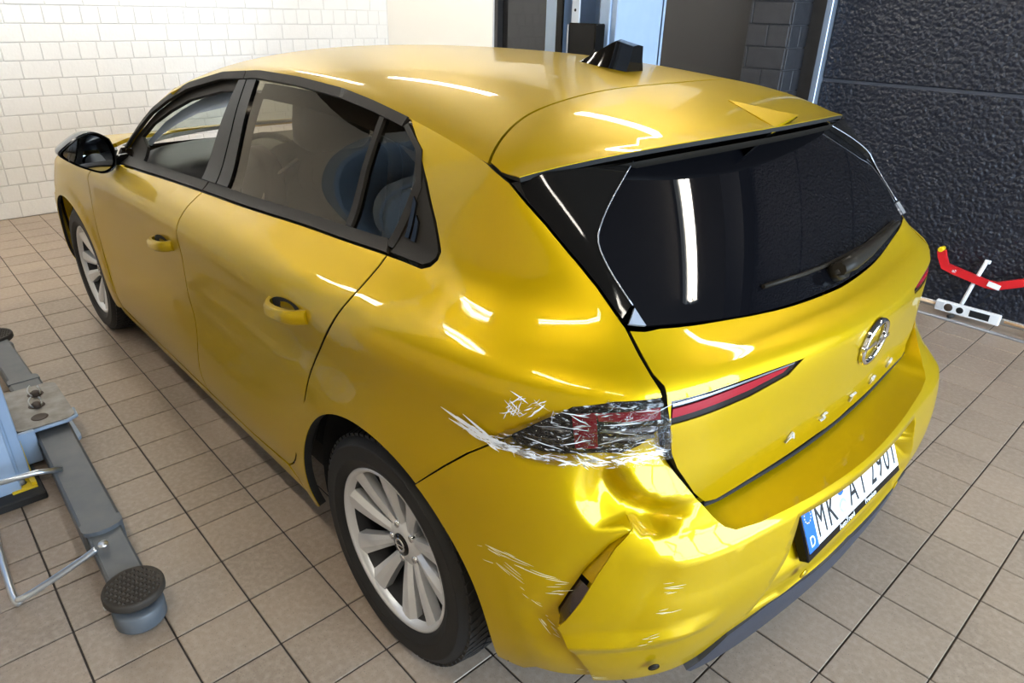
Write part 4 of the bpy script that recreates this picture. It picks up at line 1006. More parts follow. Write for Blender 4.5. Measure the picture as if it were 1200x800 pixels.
# number plate
M_plw = mat('white number plate', (.80, .82, .85), .35); M_blue = mat('blue plate field', (.01, .12, .55), .4); M_ink = mat('black lettering', (.008, .008, .009), .5)
M_yel = mat('yellow print', (.85, .65, .02), .5); M_whitep = mat('white print', (.85, .86, .88), .5); M_red = mat('red print', (.5, .02, .03), .5)
npl = cempty('number_plate'); npl.matrix_basis = Matrix.Translation((-.7455, 0, .501))@Matrix(((0, 0, -1, 0), (-1, 0, 0, 0), (0, 1, 0, 0), (0, 0, 0, 1)))@Matrix.Rotation(-.43, 4, 'X')
npl['label'] = 'white number plate in a black frame'
MB().box(-.267, .267, -.066, .066, -.022, .004, b=.003).build('plate_frame', M_gloss, npl)
MB().box(-.26, .26, -.046, .062, .004, .0065, b=.001).build('plate', M_plw, npl)
MB().box(-.26, -.214, -.046, .062, .0055, .0072).build('blue_field', M_blue, npl)
def ptext(s, x, y, size, sx, m, nm, z=.0072, align='CENTER', sp=1):
    o = link(nm, text_mesh(s, size, .0006, align, sp), m, npl); o.location = (x, y, z); o.scale = (sx, 1, 1); return o
for ch, x in (('M', -.183), ('K', -.128), ('A', -.012), ('T', .044), ('2', .106), ('9', .151), ('0', .196), ('1', .237)):
    ptext(ch, x, -.031, .106, .66 if ch != 'M' else .6, M_ink, 'plate_character')
ptext('D', -.237, -.036, .036, .9, M_whitep, 'country_letter', .0075)
st = MB()
for k in range(12):
    a = 2*math.pi*k/12; st.lathe([(.0001, .0078), (.0022, .0078)], 5, axis='z', c=(-.237+.0145*math.cos(a), .036+.0145*math.sin(a), 0))
st.build('star_ring', M_yel, npl)
MB().lathe([(.0001, .0082), (.0165, .0082), (.0168, .0072)], 28, axis='z', c=(-.071, .032, 0)).build('inspection_sticker', M_blue, npl)
MB().lathe([(.0001, .0080), (.0172, .0080), (.0175, .0072)], 28, axis='z', c=(-.071, -.012, 0)).build('registration_sticker', mat('pale blue sticker', (.45, .60, .72), .45), npl)
MB().lathe([(.0001, .0086), (.0105, .0086), (.0108, .0080)], 24, axis='z', c=(-.071, -.012, 0)).build('sticker_crest', mat('crest print', (.62, .62, .66), .5), npl)
ptext('AutoTrend', -.105, -.0615, .0185, 1, M_whitep, 'dealer_lettering', .0045, 'LEFT'); ptext('Premium', .042, -.0615, .0185, 1, M_whitep, 'dealer_lettering', .0045, 'LEFT')
# parking sensors and towing cover
for th in (.521, -.521, .20, -.20):
    M_ = frame_at(BODY, 'cyl', KA*th, .322 if abs(th) > .4 else .40, .0015+(.010 if th == .521 else .004))
    o = link('parking_sensor', MB().lathe([(.0001, .001), (.0095, .001), (.0105, -.002), (.0125, -.002), (.0125, .0005), (.0115, .001)], 24, axis='z').mesh(), M_satin if th == .521 else M_paint, bp_); place(o, M_)
panel('reflector', [(-KA*a, b) for a, b in ((.671, .464), (.651, .515), (.633, .560), (.619, .556), (.637, .508), (.657, .459))], 'cyl', BODY, M_refl, bp_, gap=0, flange=.012, lift=.003)
# tail lamps in the quarter corners
for sg in (1, -1):
    tl = cempty('tail_lamp'); tl['label'] = 'broken tail lamp covered with clear tape' if sg > 0 else 'tail lamp'
    ol = [(sg*KA*a, b) for a, b in LAMP_TOP[1:]+LBOT[1:]+[(.540, .932)]]
    panel('lamp_glass', ol, 'cyl', BODY, M_lampblk, tl, gap=.001, flange=.012, lift=-.006)
    panel('red_block', [(sg*KA*a, b) for a, b in ((.674, .912), (.640, .919), (.634, .846), (.666, .842))], 'cyl', BODY, M_lampred, tl, gap=0, flange=.004, lift=-.003)
    panel('red_strip', [(sg*KA*a, b) for a, b in ((.640, .918), (.547, .924), (.545, .901), (.636, .903))], 'cyl', BODY, M_lampred, tl, gap=0, flange=.004, lift=-.003)
    panel('lamp_line', [(sg*KA*a, b) for a, b in ((.715, .878), (.674, .880), (.674, .876), (.715, .874))], 'cyl', BODY, M_lampgry, tl, gap=0, flange=.003, lift=-.003)
    for b0 in (.885, .868): panel('lamp_line', [(sg*KA*a, b+b0) for a, b in ((.630, 0), (.552, .002), (.552, -.006), (.630, -.005))], 'cyl', BODY, M_lampgry, tl, gap=0, flange=.003, lift=-.003)
    if sg > 0: TLL = tl
# clear tape over the broken lamp: film, creases and torn white shreds
def film_mat():
    m = bpy.data.materials.new('clear packing tape'); m.use_nodes = True; nt = m.node_tree; nt.nodes.clear()
    o = nt.nodes.new('ShaderNodeOutputMaterial'); g = nt.nodes.new('ShaderNodeBsdfGlossy'); g.inputs['Roughness'].default_value = .08
    t = nt.nodes.new('ShaderNodeBsdfTransparent'); d = nt.nodes.new('ShaderNodeBsdfDiffuse'); d.inputs[0].default_value = (.9, .92, .95, 1)
    tc = nt.nodes.new('ShaderNodeNewGeometry'); mp = nt.nodes.new('ShaderNodeMapping'); mp.inputs['Scale'].default_value = (60, 60, 190); mp.inputs['Rotation'].default_value = (.25, .3, .1)
    nt.links.new(tc.outputs['Position'], mp.inputs[0])
    n = nt.nodes.new('ShaderNodeTexNoise'); n.inputs['Scale'].default_value = 1; n.inputs['Detail'].default_value = 5; nt.links.new(mp.outputs[0], n.inputs['Vector'])
    b = nt.nodes.new('ShaderNodeBump'); b.inputs['Strength'].default_value = 1; b.inputs['Distance'].default_value = .008; nt.links.new(n.outputs['Fac'], b.inputs['Height']); nt.links.new(b.outputs[0], g.inputs['Normal'])
    fr = nt.nodes.new('ShaderNodeFresnel'); fr.inputs[0].default_value = 1.55; nt.links.new(b.outputs[0], fr.inputs['Normal'])
    r = nt.nodes.new('ShaderNodeMapRange'); r.inputs[1].default_value = .60; r.inputs[2].default_value = .68; r.inputs[4].default_value = .5; nt.links.new(n.outputs['Fac'], r.inputs[0])
    x = nt.nodes.new('ShaderNodeMixShader'); nt.links.new(fr.outputs[0], x.inputs[0]); nt.links.new(t.outputs[0], x.inputs[1]); nt.links.new(g.outputs[0], x.inputs[2])
    y = nt.nodes.new('ShaderNodeMixShader'); nt.links.new(r.outputs[0], y.inputs[0]); nt.links.new(x.outputs[0], y.inputs[1]); nt.links.new(d.outputs[0], y.inputs[2])
    nt.links.new(y.outputs[0], o.inputs[0]); return m
M_film = film_mat()
M_shred = mat('white torn tape', (.86, .88, .90), .35, spec=.6)
def film_disp(Q, X): return .0018*np.sin(Q[:, 0]*210+Q[:, 1]*90)+.0015*np.sin(Q[:, 1]*260-Q[:, 0]*60)
panel('tape_film', [C(*p) for p in ((.80, .825), (.76, .862), (.712, .905), (.672, .935), (.60, .948), (.550, .945), (.532, .90), (.522, .82), (.545, .808), (.61, .812), (.68, .806), (.75, .812))], 'cyl', BODYL, M_film, TLL, gap=0, flange=0, lift=.006, disp=film_disp, step=.008, edge=.008)
rng = random.Random(5)
def sliver(mb, th0, z0, th1, z1, w, lift=.0015, S=None, disp=None, n=4, jit=.0):
    """thin strip lying on the body between two points"""
    V = []; 
    for i in range(n+1):
        t = i/n; th = th0+(th1-th0)*t+rng.uniform(-jit, jit); z = z0+(z1-z0)*t+rng.uniform(-jit, jit)
        P, nn = cast_cyl(S or BODYL, KA*th, z)
        if disp: P = P+nn*disp(np.array([[KA*th, z]]), P[None])[0]
        d = np.array([math.sin(th1-th0)*0, 0, 0]); T, _ = cast_cyl(S or BODYL, KA*(th0+(th1-th0)*(t+.02)), z0+(z1-z0)*(t+.02)); T = T-P
        sd = np.cross(nn, T); l = np.linalg.norm(sd); sd = sd/l if l > 1e-9 else np.array([0, 0, 1.])
        ww = w*(1-abs(2*t-1)**2*.85); V += [P+nn*lift+sd*ww/2, P+nn*lift-sd*ww/2]
    mb.add(V, [(2*i, 2*i+1, 2*i+3, 2*i+2) for i in range(n)], False)
sh = MB()
low = [(.83, .840), (.79, .826), (.757, .821), (.713, .816), (.67, .818), (.609, .822), (.565, .826), (.53, .835)]
lx = np.linspace(0, 1, len(low)); lo_ = np.array(low)
for k in range(120):
    t = rng.random(); th = np.interp(t, lx, lo_[:, 0]); z = np.interp(t, lx, lo_[:, 1]); a = rng.gauss(-.1, .4); L = rng.uniform(.010, .034)
    th += rng.gauss(0, .004); z += rng.gauss(.004, .005); th = max(th, .545)
    sliver(sh, th-L*math.cos(a)/2, z+L*math.sin(a)/2, th+L*math.cos(a)/2, z-L*math.sin(a)/2, rng.uniform(.0012, .0048), rng.uniform(.006, .010), jit=.0015)
for th0, z0, th1, z1 in ((.875, .862, .80, .832), (.845, .856, .79, .828), (.86, .842, .79, .826), (.835, .866, .785, .833), (.80, .838, .74, .815), (.79, .832, .73, .812), (.77, .826, .70, .814)):
    sliver(sh, th0, z0, th1, z1, .007, .006, jit=.001)
for k in range(34):                              # thick tuft where the tape is torn off
    th = rng.gauss(.785, .016); z = np.interp(th, [.75, .83], [.818, .838])+rng.gauss(.002, .004); a = rng.gauss(-.25, .35); L = rng.uniform(.014, .04)
    sliver(sh, th-L*math.cos(a)/2, z+L*math.sin(a)/2, th+L*math.cos(a)/2, z-L*math.sin(a)/2, rng.uniform(.003, .007), rng.uniform(.003, .010), jit=.0015)
for k in range(30):                              # shreds above the lamp
    th = rng.uniform(.695, .765); z = .915+rng.uniform(-.018, .018); a = rng.choice((.7, -.6, 1.3))+rng.gauss(0, .2); L = rng.uniform(.010, .035)
    sliver(sh, th-L*math.cos(a)/2, z+L*math.sin(a)/2, th+L*math.cos(a)/2, z-L*math.sin(a)/2, rng.uniform(.0012, .0035), rng.uniform(.004, .009), jit=.001)
for k in range(34):                             # creases across the film
    th = rng.uniform(.54, .755); z = rng.uniform(.832, .935)
    if th > .66 and z > .93-(th-.66)*.95: continue
    a = rng.gauss(.05, .35) if rng.random() < .7 else rng.uniform(-1.5, 1.5); L = rng.uniform(.015, .06)
    sliver(sh, th-L*math.cos(a)/2, z+L*math.sin(a)/2, th+L*math.cos(a)/2, z-L*math.sin(a)/2, rng.uniform(.0006, .0022), rng.uniform(.008, .011), jit=.001)
tag(sh.build('tape_shreds', M_shred, TLL, fix=False), kind='stuff')
# scuffs on the bumper
M_scuff = mat('pale paint scuff', (.80, .72, .42), .6)
sc = MB()
def dsp(Q, X):
    return disp_side(Q, X) if Q[0, 0]/KA > np.interp(Q[0, 1], [.238, .30, .384, .447, .469, .517, .584, .64, .675], [.605, .62, .652, .677, .666, .647, .625, .602, .575]) else disp_rear(Q, X)
for th0, z0, th1, z1, n_, w in ((.815, .587, .70, .561, 7, .0022), (.80, .575, .72, .52, 6, .002), (.77, .576, .65, .545, 6, .0022), (.72, .520, .64, .535, 7, .002), (.715, .45, .665, .363, 2, .004), (.527, .538, .439, .532, 5, .0014), (.545, .477, .49, .472, 4, .0016), (.56, .417, .50, .429, 5, .002), (.70, .44, .66, .38, 5, .002), (.74, .50, .69, .47, 5, .0015), (.64, .27, .58, .262, 10, .0025)):
    for k in range(n_):
        o_ = rng.gauss(0, .008); t0 = rng.uniform(0, .6); t1 = t0+rng.uniform(.1, .45)
        sliver(sc, th0+(th1-th0)*t0, z0+(z1-z0)*t0+o_, th0+(th1-th0)*t1, z0+(z1-z0)*t1+o_+rng.gauss(0, .003), w*rng.uniform(.5, 1.1), .0012, BODY, dsp, n=5)
tag(sc.build('scuff_marks', M_scuff, bp_, fix=False), kind='stuff')
# ---- mirrors, handles, aerial, wiper -------------------------------------------------------
M_mirr = mat('mirror glass', (.75, .77, .80), .02, metal=1)
def side_mirror(sg):
    e = cempty('side_mirror')
    out_ = [(.868, 1.078), (.905, 1.102), (.945, 1.103), (.99, 1.082), (1.030, 1.055), (1.046, 1.037), (1.030, 1.015), (.99, .985), (.945, .962), (.91, .952), (.872, .968), (.860, .995), (.858, 1.04)]
    out_ = np.array(curve2(out_+[out_[0]], 4)[:-1]); c = out_.mean(0)
    secs = [(1.862, .95), (1.858, 1.0), (1.880, 1.015), (1.93, .99), (1.98, .90), (2.02, .70), (2.045, .40), (2.05, .02)]
    n = len(out_); V = []
    for x, k in secs: V += [(x-.06*(p[0]-.86)*0, sg*(c[0]+(p[0]-c[0])*k), c[1]+(p[1]-c[1])*k) for p in out_]
    MB().add(V, [(i*n+j, i*n+(j+1) % n, (i+1)*n+(j+1) % n, (i+1)*n+j) for i in range(len(secs)-1) for j in range(n)], True).build('mirror_housing', M_gloss, e)
    k = .88; rings = []
    for f_ in (1, .75, .5, .25):
        for p in out_:
            y = c[0]+(p[0]-c[0])*k*f_; z = c[1]+(p[1]-c[1])*k*f_; a = z-c[1]
            rings.append((1.868-.020*(1-f_**2)*0+.16*a+.55*a*a-.10*(y-c[0])+.2*(y-c[0])**2, sg*y, z))
    rings.append((1.868, sg*c[0], c[1]))
    F = [(r*n+j, r*n+(j+1) % n, (r+1)*n+(j+1) % n, (r+1)*n+j) for r in range(3) for j in range(n)]+[(3*n+j, 3*n+(j+1) % n, 4*n) for j in range(n)]
    MB().add(rings, F, True).build('mirror_glass', M_mirr, e)
    MB().tube([(1.93, sg*.80, .985), (1.925, sg*.86, .985), (1.93, sg*.90, .995)], [.022, .02, .03], 10).build('mirror_arm', M_gloss, e)
side_mirror(1); side_mirror(-1)
def handle(x0, x1, z0, z1, par, sg):
    """bowed pull handle with its dark finger hollow"""
    e = par; n = 14; V = []
    for i in range(n+1):
        t = i/n; x = x0+(x1-x0)*t; z = z0+(z1-z0)*t; P, nn = cast_side(BODYL, x, z)
        b = .006+.036*(1-abs(2*t-1)**3.2); hh = .0135+.004*t
        inn = b-.018 if 0.12 < t < .88 else -.01
        for dz, o_ in ((hh, inn), (hh*1.05, b-.006), (hh*.6, b), (-hh*.6, b), (-hh*1.05, b-.006), (-hh, inn)):
            q = P+nn*o_+np.array([0, 0, dz]); V.append((q[0], q[1]*sg, q[2]))
    F = [(i*6+j, i*6+(j+1) % 6, (i+1)*6+(j+1) % 6, (i+1)*6+j) for i in range(n) for j in range(6)]+[tuple(range(6)), tuple(n*6+j for j in range(6))]
    me = MB().add(V, F, True).mesh(); me.set_sharp_from_angle(angle=math.radians(40)); link('door_handle', me, M_paint, e)
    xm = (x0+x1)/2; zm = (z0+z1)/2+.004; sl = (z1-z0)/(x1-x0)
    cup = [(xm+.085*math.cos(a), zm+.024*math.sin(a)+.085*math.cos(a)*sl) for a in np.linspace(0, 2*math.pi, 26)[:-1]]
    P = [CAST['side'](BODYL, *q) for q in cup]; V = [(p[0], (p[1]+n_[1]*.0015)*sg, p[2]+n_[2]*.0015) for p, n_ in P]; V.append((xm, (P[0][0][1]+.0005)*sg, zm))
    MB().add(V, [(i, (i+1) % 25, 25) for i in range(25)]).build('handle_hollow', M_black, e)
for sg in (1, -1):
    handle(.445, .235, .872, .897, d_r[0 if sg > 0 else 1], sg)
    handle(1.435, 1.215, .790, .822, d_f[0 if sg > 0 else 1], sg)
# aerial fin
V = []; N = 14
for i in range(N+1):
    t = i/N; x = .262-.208*t; h = .076*min(1, (t/.70))**1.1*(1-.10*max(0, (t-.7)/.3)); w = .004+.033*math.sin(min(1, t*1.2)*math.pi*.5)
    P, n_ = cast_top(ROOF, x, 0); z0 = P[2]-.003; tw = .30+.25*t
    for s_, k in ((-1, 0), (-.72, .45), (-tw, .95), (0, 1), (tw, .95), (.72, .45), (1, 0)): V.append((x-(.006*k*t), s_*w, z0+h*k))
F = [(i*7+j, i*7+j+1, (i+1)*7+j+1, (i+1)*7+j) for i in range(N) for j in range(6)]+[tuple(N*7+j for j in range(7))]
me = MB().add(V, F, True).mesh(); me.set_sharp_from_angle(angle=math.radians(38)); cpart(link('aerial_fin', me, M_gloss, car))
# rear wiper
wp = cempty('rear_wiper')
def gp(th, z, l): P, n_ = cast_cyl(GLASS, KA*th, z); return P+n_*l
MB().tube([gp(.0, 1.022, .0), gp(.0, 1.022, .028)], .022, 16).build('wiper_hub', M_satin, wp)
pts = [gp(t, 1.024+.016*k, .03-.008*k) for t, k in ((.02, 0), (-.05, .1), (-.15, .35), (-.28, .7), (-.42, 1))]
MB().tube(pts, [.016, .020, .017, .010, .006], 8).build('wiper_arm', M_satin, wp)
MB().tube([gp(t, z, .007) for t, z in ((.26, 1.046), (.12, 1.042), (0, 1.040), (-.2, 1.040), (-.44, 1.046))], .005, 6).build('wiper_blade', M_satin, wp)
# middle brake light fin on the spoiler
P0, n0 = cast_top(ROOF, -.246, .013); P1, n1 = cast_top(ROOF, -.375, -.050); P2, n2 = cast_top(ROOF, -.389, .040)
tip = P1+np.array([-.018, -.01, .018])
MB().add([P0+n0*.002, tip, P2+n2*.005, P0-n0*.01, P1-n1*.012, P2-n2*.012], [(0, 1, 2), (0, 4, 1), (0, 3, 4), (2, 5, 3), (2, 3, 0), (3, 5, 4), (1, 4, 5), (1, 5, 2)]).build('brake_light_wedge', M_paint, sp)
MB().add([tip+[.0, 0, -.004], P2+[0, .012, -.006], P2+[.055, .03, -.075], tip+[.08, .03, -.08], tip+[.012, -.008, -.006], tip+[.09, .022, -.082]], [(0, 1, 2, 3), (0, 3, 5, 4)]).build('brake_light', M_gloss, sp)
# ---- cabin -----------------------------------------------------------------------------------
M_fab = mat('charcoal seat fabric', (.035, .037, .042), .85, bump=(400, .3, .001))
M_fab2 = mat('grey seat side', (.22, .235, .26), .6)
M_cab = mat('black cabin plastic', (.015, .015, .016), .55)
M_grey = mat('grey blue pillar lining', (.26, .31, .38), .6)
M_olive = mat('warm grey door lining', (.16, .15, .12), .6)
M_stitch = mat('white seam', (.8, .8, .8), .5)
def pillow(name, m, par, c, size, e=.45, tilt=0, rz=0, n=24):
    V = []; sgnp = lambda v, p: math.copysign(abs(v)**p, v)
    for i in range(n//2+1):
        ph = -math.pi/2+math.pi*i/(n//2)
        for j in range(n):
            th = 2*math.pi*j/n
            V.append((size[0]/2*sgnp(math.cos(ph), e)*sgnp(math.cos(th), e), size[1]/2*sgnp(math.cos(ph), e)*sgnp(math.sin(th), e), size[2]/2*sgnp(math.sin(ph), e)))
    F = [(i*n+j, i*n+(j+1) % n, (i+1)*n+(j+1) % n, (i+1)*n+j) for i in range(n//2) for j in range(n)]
    me = mesh(V, F, True); o = link(name, me, m, par); o.location = c; o.rotation_euler = (0, tilt, rz); return o
for sg in (1, -1):
    s_ = cempty('front_seat')
    X0 = .12
    pillow('seat_cushion', M_fab, s_, (1.36+X0, sg*.37, .46), (.52, .50, .17))
    pillow('backrest', M_fab, s_, (1.03+X0, sg*.37, .80), (.17, .52, .70), tilt=-.26)
    for k in (-1, 1): pillow('side_bolster', M_fab2, s_, (1.05+X0, sg*.37+k*.235, .80), (.22, .09, .66), tilt=-.26)
    pillow('headrest', M_cab, s_, (.915+X0, sg*.37, 1.20), (.11, .27, .19), tilt=-.22)
    for k in (-1, 1): MB().tube([(.955+X0, sg*.37+k*.06, 1.02), (.925+X0, sg*.37+k*.06, 1.13)], .007, 8).build('headrest_post', M_chrome, s_)
    MB().tube([(.875+X0, sg*.37+.16, 1.10), (.90+X0, sg*.37+.255, 1.04), (.93+X0, sg*.37+.285, .95), (.97+X0, sg*.37+.285, .82)], .005, 6).build('seam', M_stitch, s_)
rb = cempty('rear_bench')
pillow('seat_cushion', M_fab, rb, (.50, 0, .46), (.50, 1.28, .18), e=.3)
pillow('backrest', M_fab, rb, (.20, 0, .80), (.18, 1.28, .66), e=.3, tilt=-.38)
for y in (-.42, 0, .42): pillow('headrest', M_cab, rb, (.055, y, 1.12), (.11, .26, .17), tilt=-.3)
db = cempty('dashboard'); pillow('dashboard_body', M_cab, db, (2.02, 0, .84), (.56, 1.42, .30), e=.4)
MB().lathe([(.172, -.014), (.186, 0), (.172, .014), (.158, 0)], 40, axis='x', closed=True).build('steering_wheel', M_cab, db, loc=(1.68, .37, .92), rot=(0, -.4, 0))
MB().tube([(1.70, .37, .91), (1.86, .37, .84)], .03, 10).build('steering_column', M_cab, db)
for pr, sk in ((d_f, 0), (d_r, 1)):
    o_ = (belt_seg(1.95, 1.13, .022)+[(1.18, .7), (1.19, .28), (2.1, .28), (2.15, .7)]) if sk == 0 else (belt_seg(1.10, .12, .022)+[(.20, .82), (.50, .29), (1.17, .28), (1.16, .7)])
    panel('door_lining', o_, 'side', BODYL, M_cab, pr, gap=.004, flange=0, mirror=True, lift=-.055, step=.05)
    o_ = (belt_seg(1.93, 1.14, .014)+belt_seg(1.14, 1.90, -.075)) if sk == 0 else (belt_seg(1.09, .14, .014)+belt_seg(.16, 1.09, -.075))
    panel('lining_cap', o_, 'side', BODYL, M_olive if sk == 0 else M_cab, pr, gap=.004, flange=.01, mirror=True, lift=-.068, step=.04)
hl = (RF*np.array([1, .97, 1])-np.array([0, 0, .035]))[4:100:3, 2::3]; hl = np.concatenate([hl, (hl*[1, -1, 1])[:, ::-1]], 1); a_, b_ = hl.shape[:2]
cpart(link('headliner', mesh(hl.reshape(-1, 3), [(i*b_+j, i*b_+j+1, (i+1)*b_+j+1, (i+1)*b_+j) for i in range(a_-1) for j in range(b_-1)], True), M_cab, car))
for o in panel('pillar_lining', rail_seg(1.93, 1.05, -.03, 40)+rail_seg(1.05, 1.86, -.085, 40), 'side', BODYL, M_grey, car, gap=.002, flange=0, mirror=True, lift=-.055): cpart(o)
for o in panel('pillar_lining', [(1.19, .99), (1.12, 1.33), (1.02, 1.33), (1.0, .99)], 'side', BODYL, M_cab, car, gap=.002, flange=0, mirror=True, lift=-.05): cpart(o)
for o in panel('pillar_lining', rail_seg(.40, -.12, -.02, 16)+[(-.16, 1.06), (-.05, 1.06), (.06, 1.13), (.16, 1.24), (.30, 1.29)], 'side', BODYL, M_grey, car, gap=.002, flange=0, mirror=True, lift=-.06): cpart(o)
for o in panel('roof_lining_edge', rail_seg(1.05, .2, -.015, 30)+rail_seg(.2, 1.05, -.06, 30), 'side', BODYL, M_cab, car, gap=0, flange=0, mirror=True, lift=-.05): cpart(o)
MB_t = MB().box(-.30, .12, -.55, .55, .92, .94); cpart(MB_t.build('parcel_shelf', M_cab, car))
# ---- two post vehicle lift ---------------------------------------------------------------------
M_liftb = mat('light blue lift paint', (.36, .48, .66), .35, coat=.3, noise=(14, .35, (.30, .40, .54)))
M_liftg = mat('grey lift paint', (.085, .10, .115), .45, noise=(18, .6, (.13, .135, .14)), bump=(80, .15, .001))
M_liftd = mat('greasy steel plate', (.30, .29, .27), .5, metal=.3, noise=(22, .8, (.16, .14, .12)))
M_rod = mat('bright zinc rod', (.62, .66, .70), .28, metal=.9)
M_rub = mat('black ribbed rubber', (.020, .019, .018), .7)
M_rust = mat('greasy brown hole', (.045, .028, .018), .6)
M_ylw = mat('yellow safety bracket', (.80, .56, .01), .4)
def rubber_pad(par, x, y, z, r, tilt=0):
    """ribbed rubber disc; ridges stand proud in a diamond grid"""
    e = MB().lathe([(.0001, .0), (r*.94, .0), (r, .006), (r, .022), (r*.96, .028), (r*.90, .026), (.0001, .025)], 40, axis='z')
    k = 9
    for i in range(-k, k+1):
        for j in range(-k, k+1):
            px_, py_ = i*.0145, j*.0145
            if math.hypot(px_, py_) < r*.86:
                h = .006; w = .0064; b0 = .0252
                e.add([(px_-w, py_, b0), (px_, py_-w, b0), (px_+w, py_, b0), (px_, py_+w, b0), (px_, py_, b0+h)], [(0, 1, 4), (1, 2, 4), (2, 3, 4), (3, 0, 4)])
    o = e.build('lift_pad', mat('worn rubber pad', (.035, .028, .021), .7), par, fix=False); o.location = (x, y, z); o.rotation_euler = (tilt, -tilt, .5); return o
def lift_post(name, sg, label):
    L = empty(name, (1.62, sg*1.62, 0), 0, label, 'vehicle lift', 'posts of the two post lift')
    F = lambda y: sg*(y-1.62)              # y given for the left post
    def bx(mb, x0, x1, y0, y1, z0, z1, b=.004):
        a, c = sorted((F(y0), F(y1))); return mb.box(x0-1.62, x1-1.62, a, c, z0, z1, b)
    # base plate and column: an open channel with a spindle
    bx(MB(), 1.33, 1.95, 1.44, 2.02, 0, .02).build('base_plate', M_liftg, L)
    c = MB(); bx(c, 1.36, 1.40, 1.50, 1.90, .02, 2.9); bx(c, 1.84, 1.88, 1.50, 1.90, .02, 2.9); bx(c, 1.36, 1.88, 1.88, 1.92, .02, 2.9)
    bx(c, 1.40, 1.47, 1.49, 1.515, .02, 2.9); bx(c, 1.77, 1.84, 1.49, 1.515, .02, 2.9); c.build('column', M_liftb, L)
    MB().tube([(.02, F(1.72), .02), (.02, F(1.72), 2.85)], .024, 14).build('spindle', M_rod, L)
    if sg < 0:
        bx(MB(), 1.60, 1.66, 1.475, 1.485, .4, 2.8).build('perforated_rail', mat('pale blue rail', (.62, .70, .80), .4), L)
        for z in np.arange(.6, 2.8, .12): MB().lathe([(.0001, 0), (.008, 0)], 10, axis='y', c=(.01, F(1.473), z)).build('rail_hole', M_black, L)
        bx(MB(), 1.38, 1.57, 1.36, 1.44, 1.15, 1.50, .006).build('control_box', M_gloss, L)
        bx(MB(), 1.562, 1.570, 1.352, 1.358, 1.16, 1.49, .001).build('box_edge', M_rod, L)
        bx(MB(), 1.72, 1.77, 1.47, 1.485, .02, 2.9).build('cable_duct', M_gloss, L)
    # carriage
    cz = .02
    ca = MB(); bx(ca, 1.42, 1.82, 1.46, 1.60, .05, .42); ca.build('carriage', M_liftb, L)
    pl = MB(); rr = .035; q = []
    for cx, cy, a0 in ((1.88-rr, 1.265+rr, 0), (1.88-rr, 1.46-rr, 90), (1.53+rr, 1.46-rr, 180), (1.53+rr, 1.265+rr, 270)):
        for k in range(5):
            a = math.radians(a0-90+k*22.5); q.append((cx+rr*math.cos(a)-1.62, F(cy+rr*math.sin(a))))
    for z in (.145, .045): MB().prism(q, z, z+.012).build('arm_bracket', M_liftd if z > .1 else M_liftb, L)
    rim_ = MB().tube([(1.52-1.62, F(1.42), .150), (1.522-1.62, F(1.30), .150), (1.54-1.62, F(1.265), .150), (1.60-1.62, F(1.262), .150)], .007, 8); rim_.build('bracket_edge', M_liftb, L)
    bx(MB(), 1.505, 1.525, 1.405, 1.47, .03, .16, .004).build('bracket_web', M_liftb, L)
    for hx, hy, s_ in ((1.80, 1.345, 1), (1.70, 1.36, 1), (1.60, 1.37, 0)):
        MB().lathe([(.0001, .1578), (.020, .1578), (.026, .1595), (.028, .1575)], 20, axis='z', c=(hx-1.62, F(hy), 0)).build('pin_hole', M_rust, L)
        if s_:
            MB().tube([(hx-1.62+.028*math.cos(a)+.012, F(hy)+.020*math.sin(a), .168+.012*math.cos(a)) for a in np.linspace(.3, 5.4, 16)], .0032, 6).build('pin_ring', M_rod, L)
            pillow('pin_head', M_rust, L, (hx-1.62-.012, F(hy), .166), (.042, .026, .02), e=.7)
    if sg > 0:
        yb = MB().prism([(1.52-1.62, .16), (1.44-1.62, .045), (1.36-1.62, .045), (1.36-1.62, .03), (1.46-1.62, .03)], F(1.455), F(1.47), 'xz')
        yb.build('safety_bracket', M_ylw, L); bx(MB(), 1.345, 1.455, 1.455, 1.53, .026, .034, .002).build('bracket_foot', M_ylw, L)
        MB().lathe([(.0001, .05), (.012, .05), (.012, .034), (.017, .034)], 8, axis='z', c=(1.395-1.62, F(1.495), 0)).build('bolt', M_rod, L)
        bx(MB(), 1.30, 1.44, 1.44, 1.62, .0, .03, .004).build('foot_guard', M_rub, L)
    # swing arms: outer tube, inner tube, pad and guard hoop
    def arm(x_root, x_tip, y_root, y_tip, full):
        A = empty('swing_arm', parent=L); d = Vector((x_tip-x_root, F(y_tip)-F(y_root), 0)); ln = d.length; A.location = (x_root-1.62, F(y_root), 0); A.rotation_euler = (0, 0, math.atan2(d.y, d.x))
        k = .70 if full else .30
        MB().box(0, ln*k, -.056, .056, .035, .125, b=.008).build('outer_tube', M_liftg, A)
        e = [(ln*k+.030*math.cos(a), .056*math.sin(a)) for a in np.linspace(-math.pi/2, math.pi/2, 9)]
        MB().prism([(ln*k-.03, -.056)]+[(x, y) for x, y in e]+[(ln*k-.03, .056)], .112, .127).build('tube_collar', M_liftg, A)
        MB().box(ln*k, ln*.985, -.046, .046, .042, .113, b=.006).build('inner_tube', M_liftg, A)
        MB().lathe([(.0001, .008), (.062, .008), (.066, .014), (.066, .060), (.062, .066), (.030, .066), (.030, .058), (.0001, .058)], 36, axis='z', c=(ln, 0, 0)).build('pad_socket', M_liftg, A)
        MB().lathe([(.0001, .055), (.027, .055), (.027, .098), (.0001, .098)], 24, axis='z', c=(ln, 0, 0)).build('pad_screw', M_rod, A)
        rubber_pad(A, ln, 0, .098, .078)
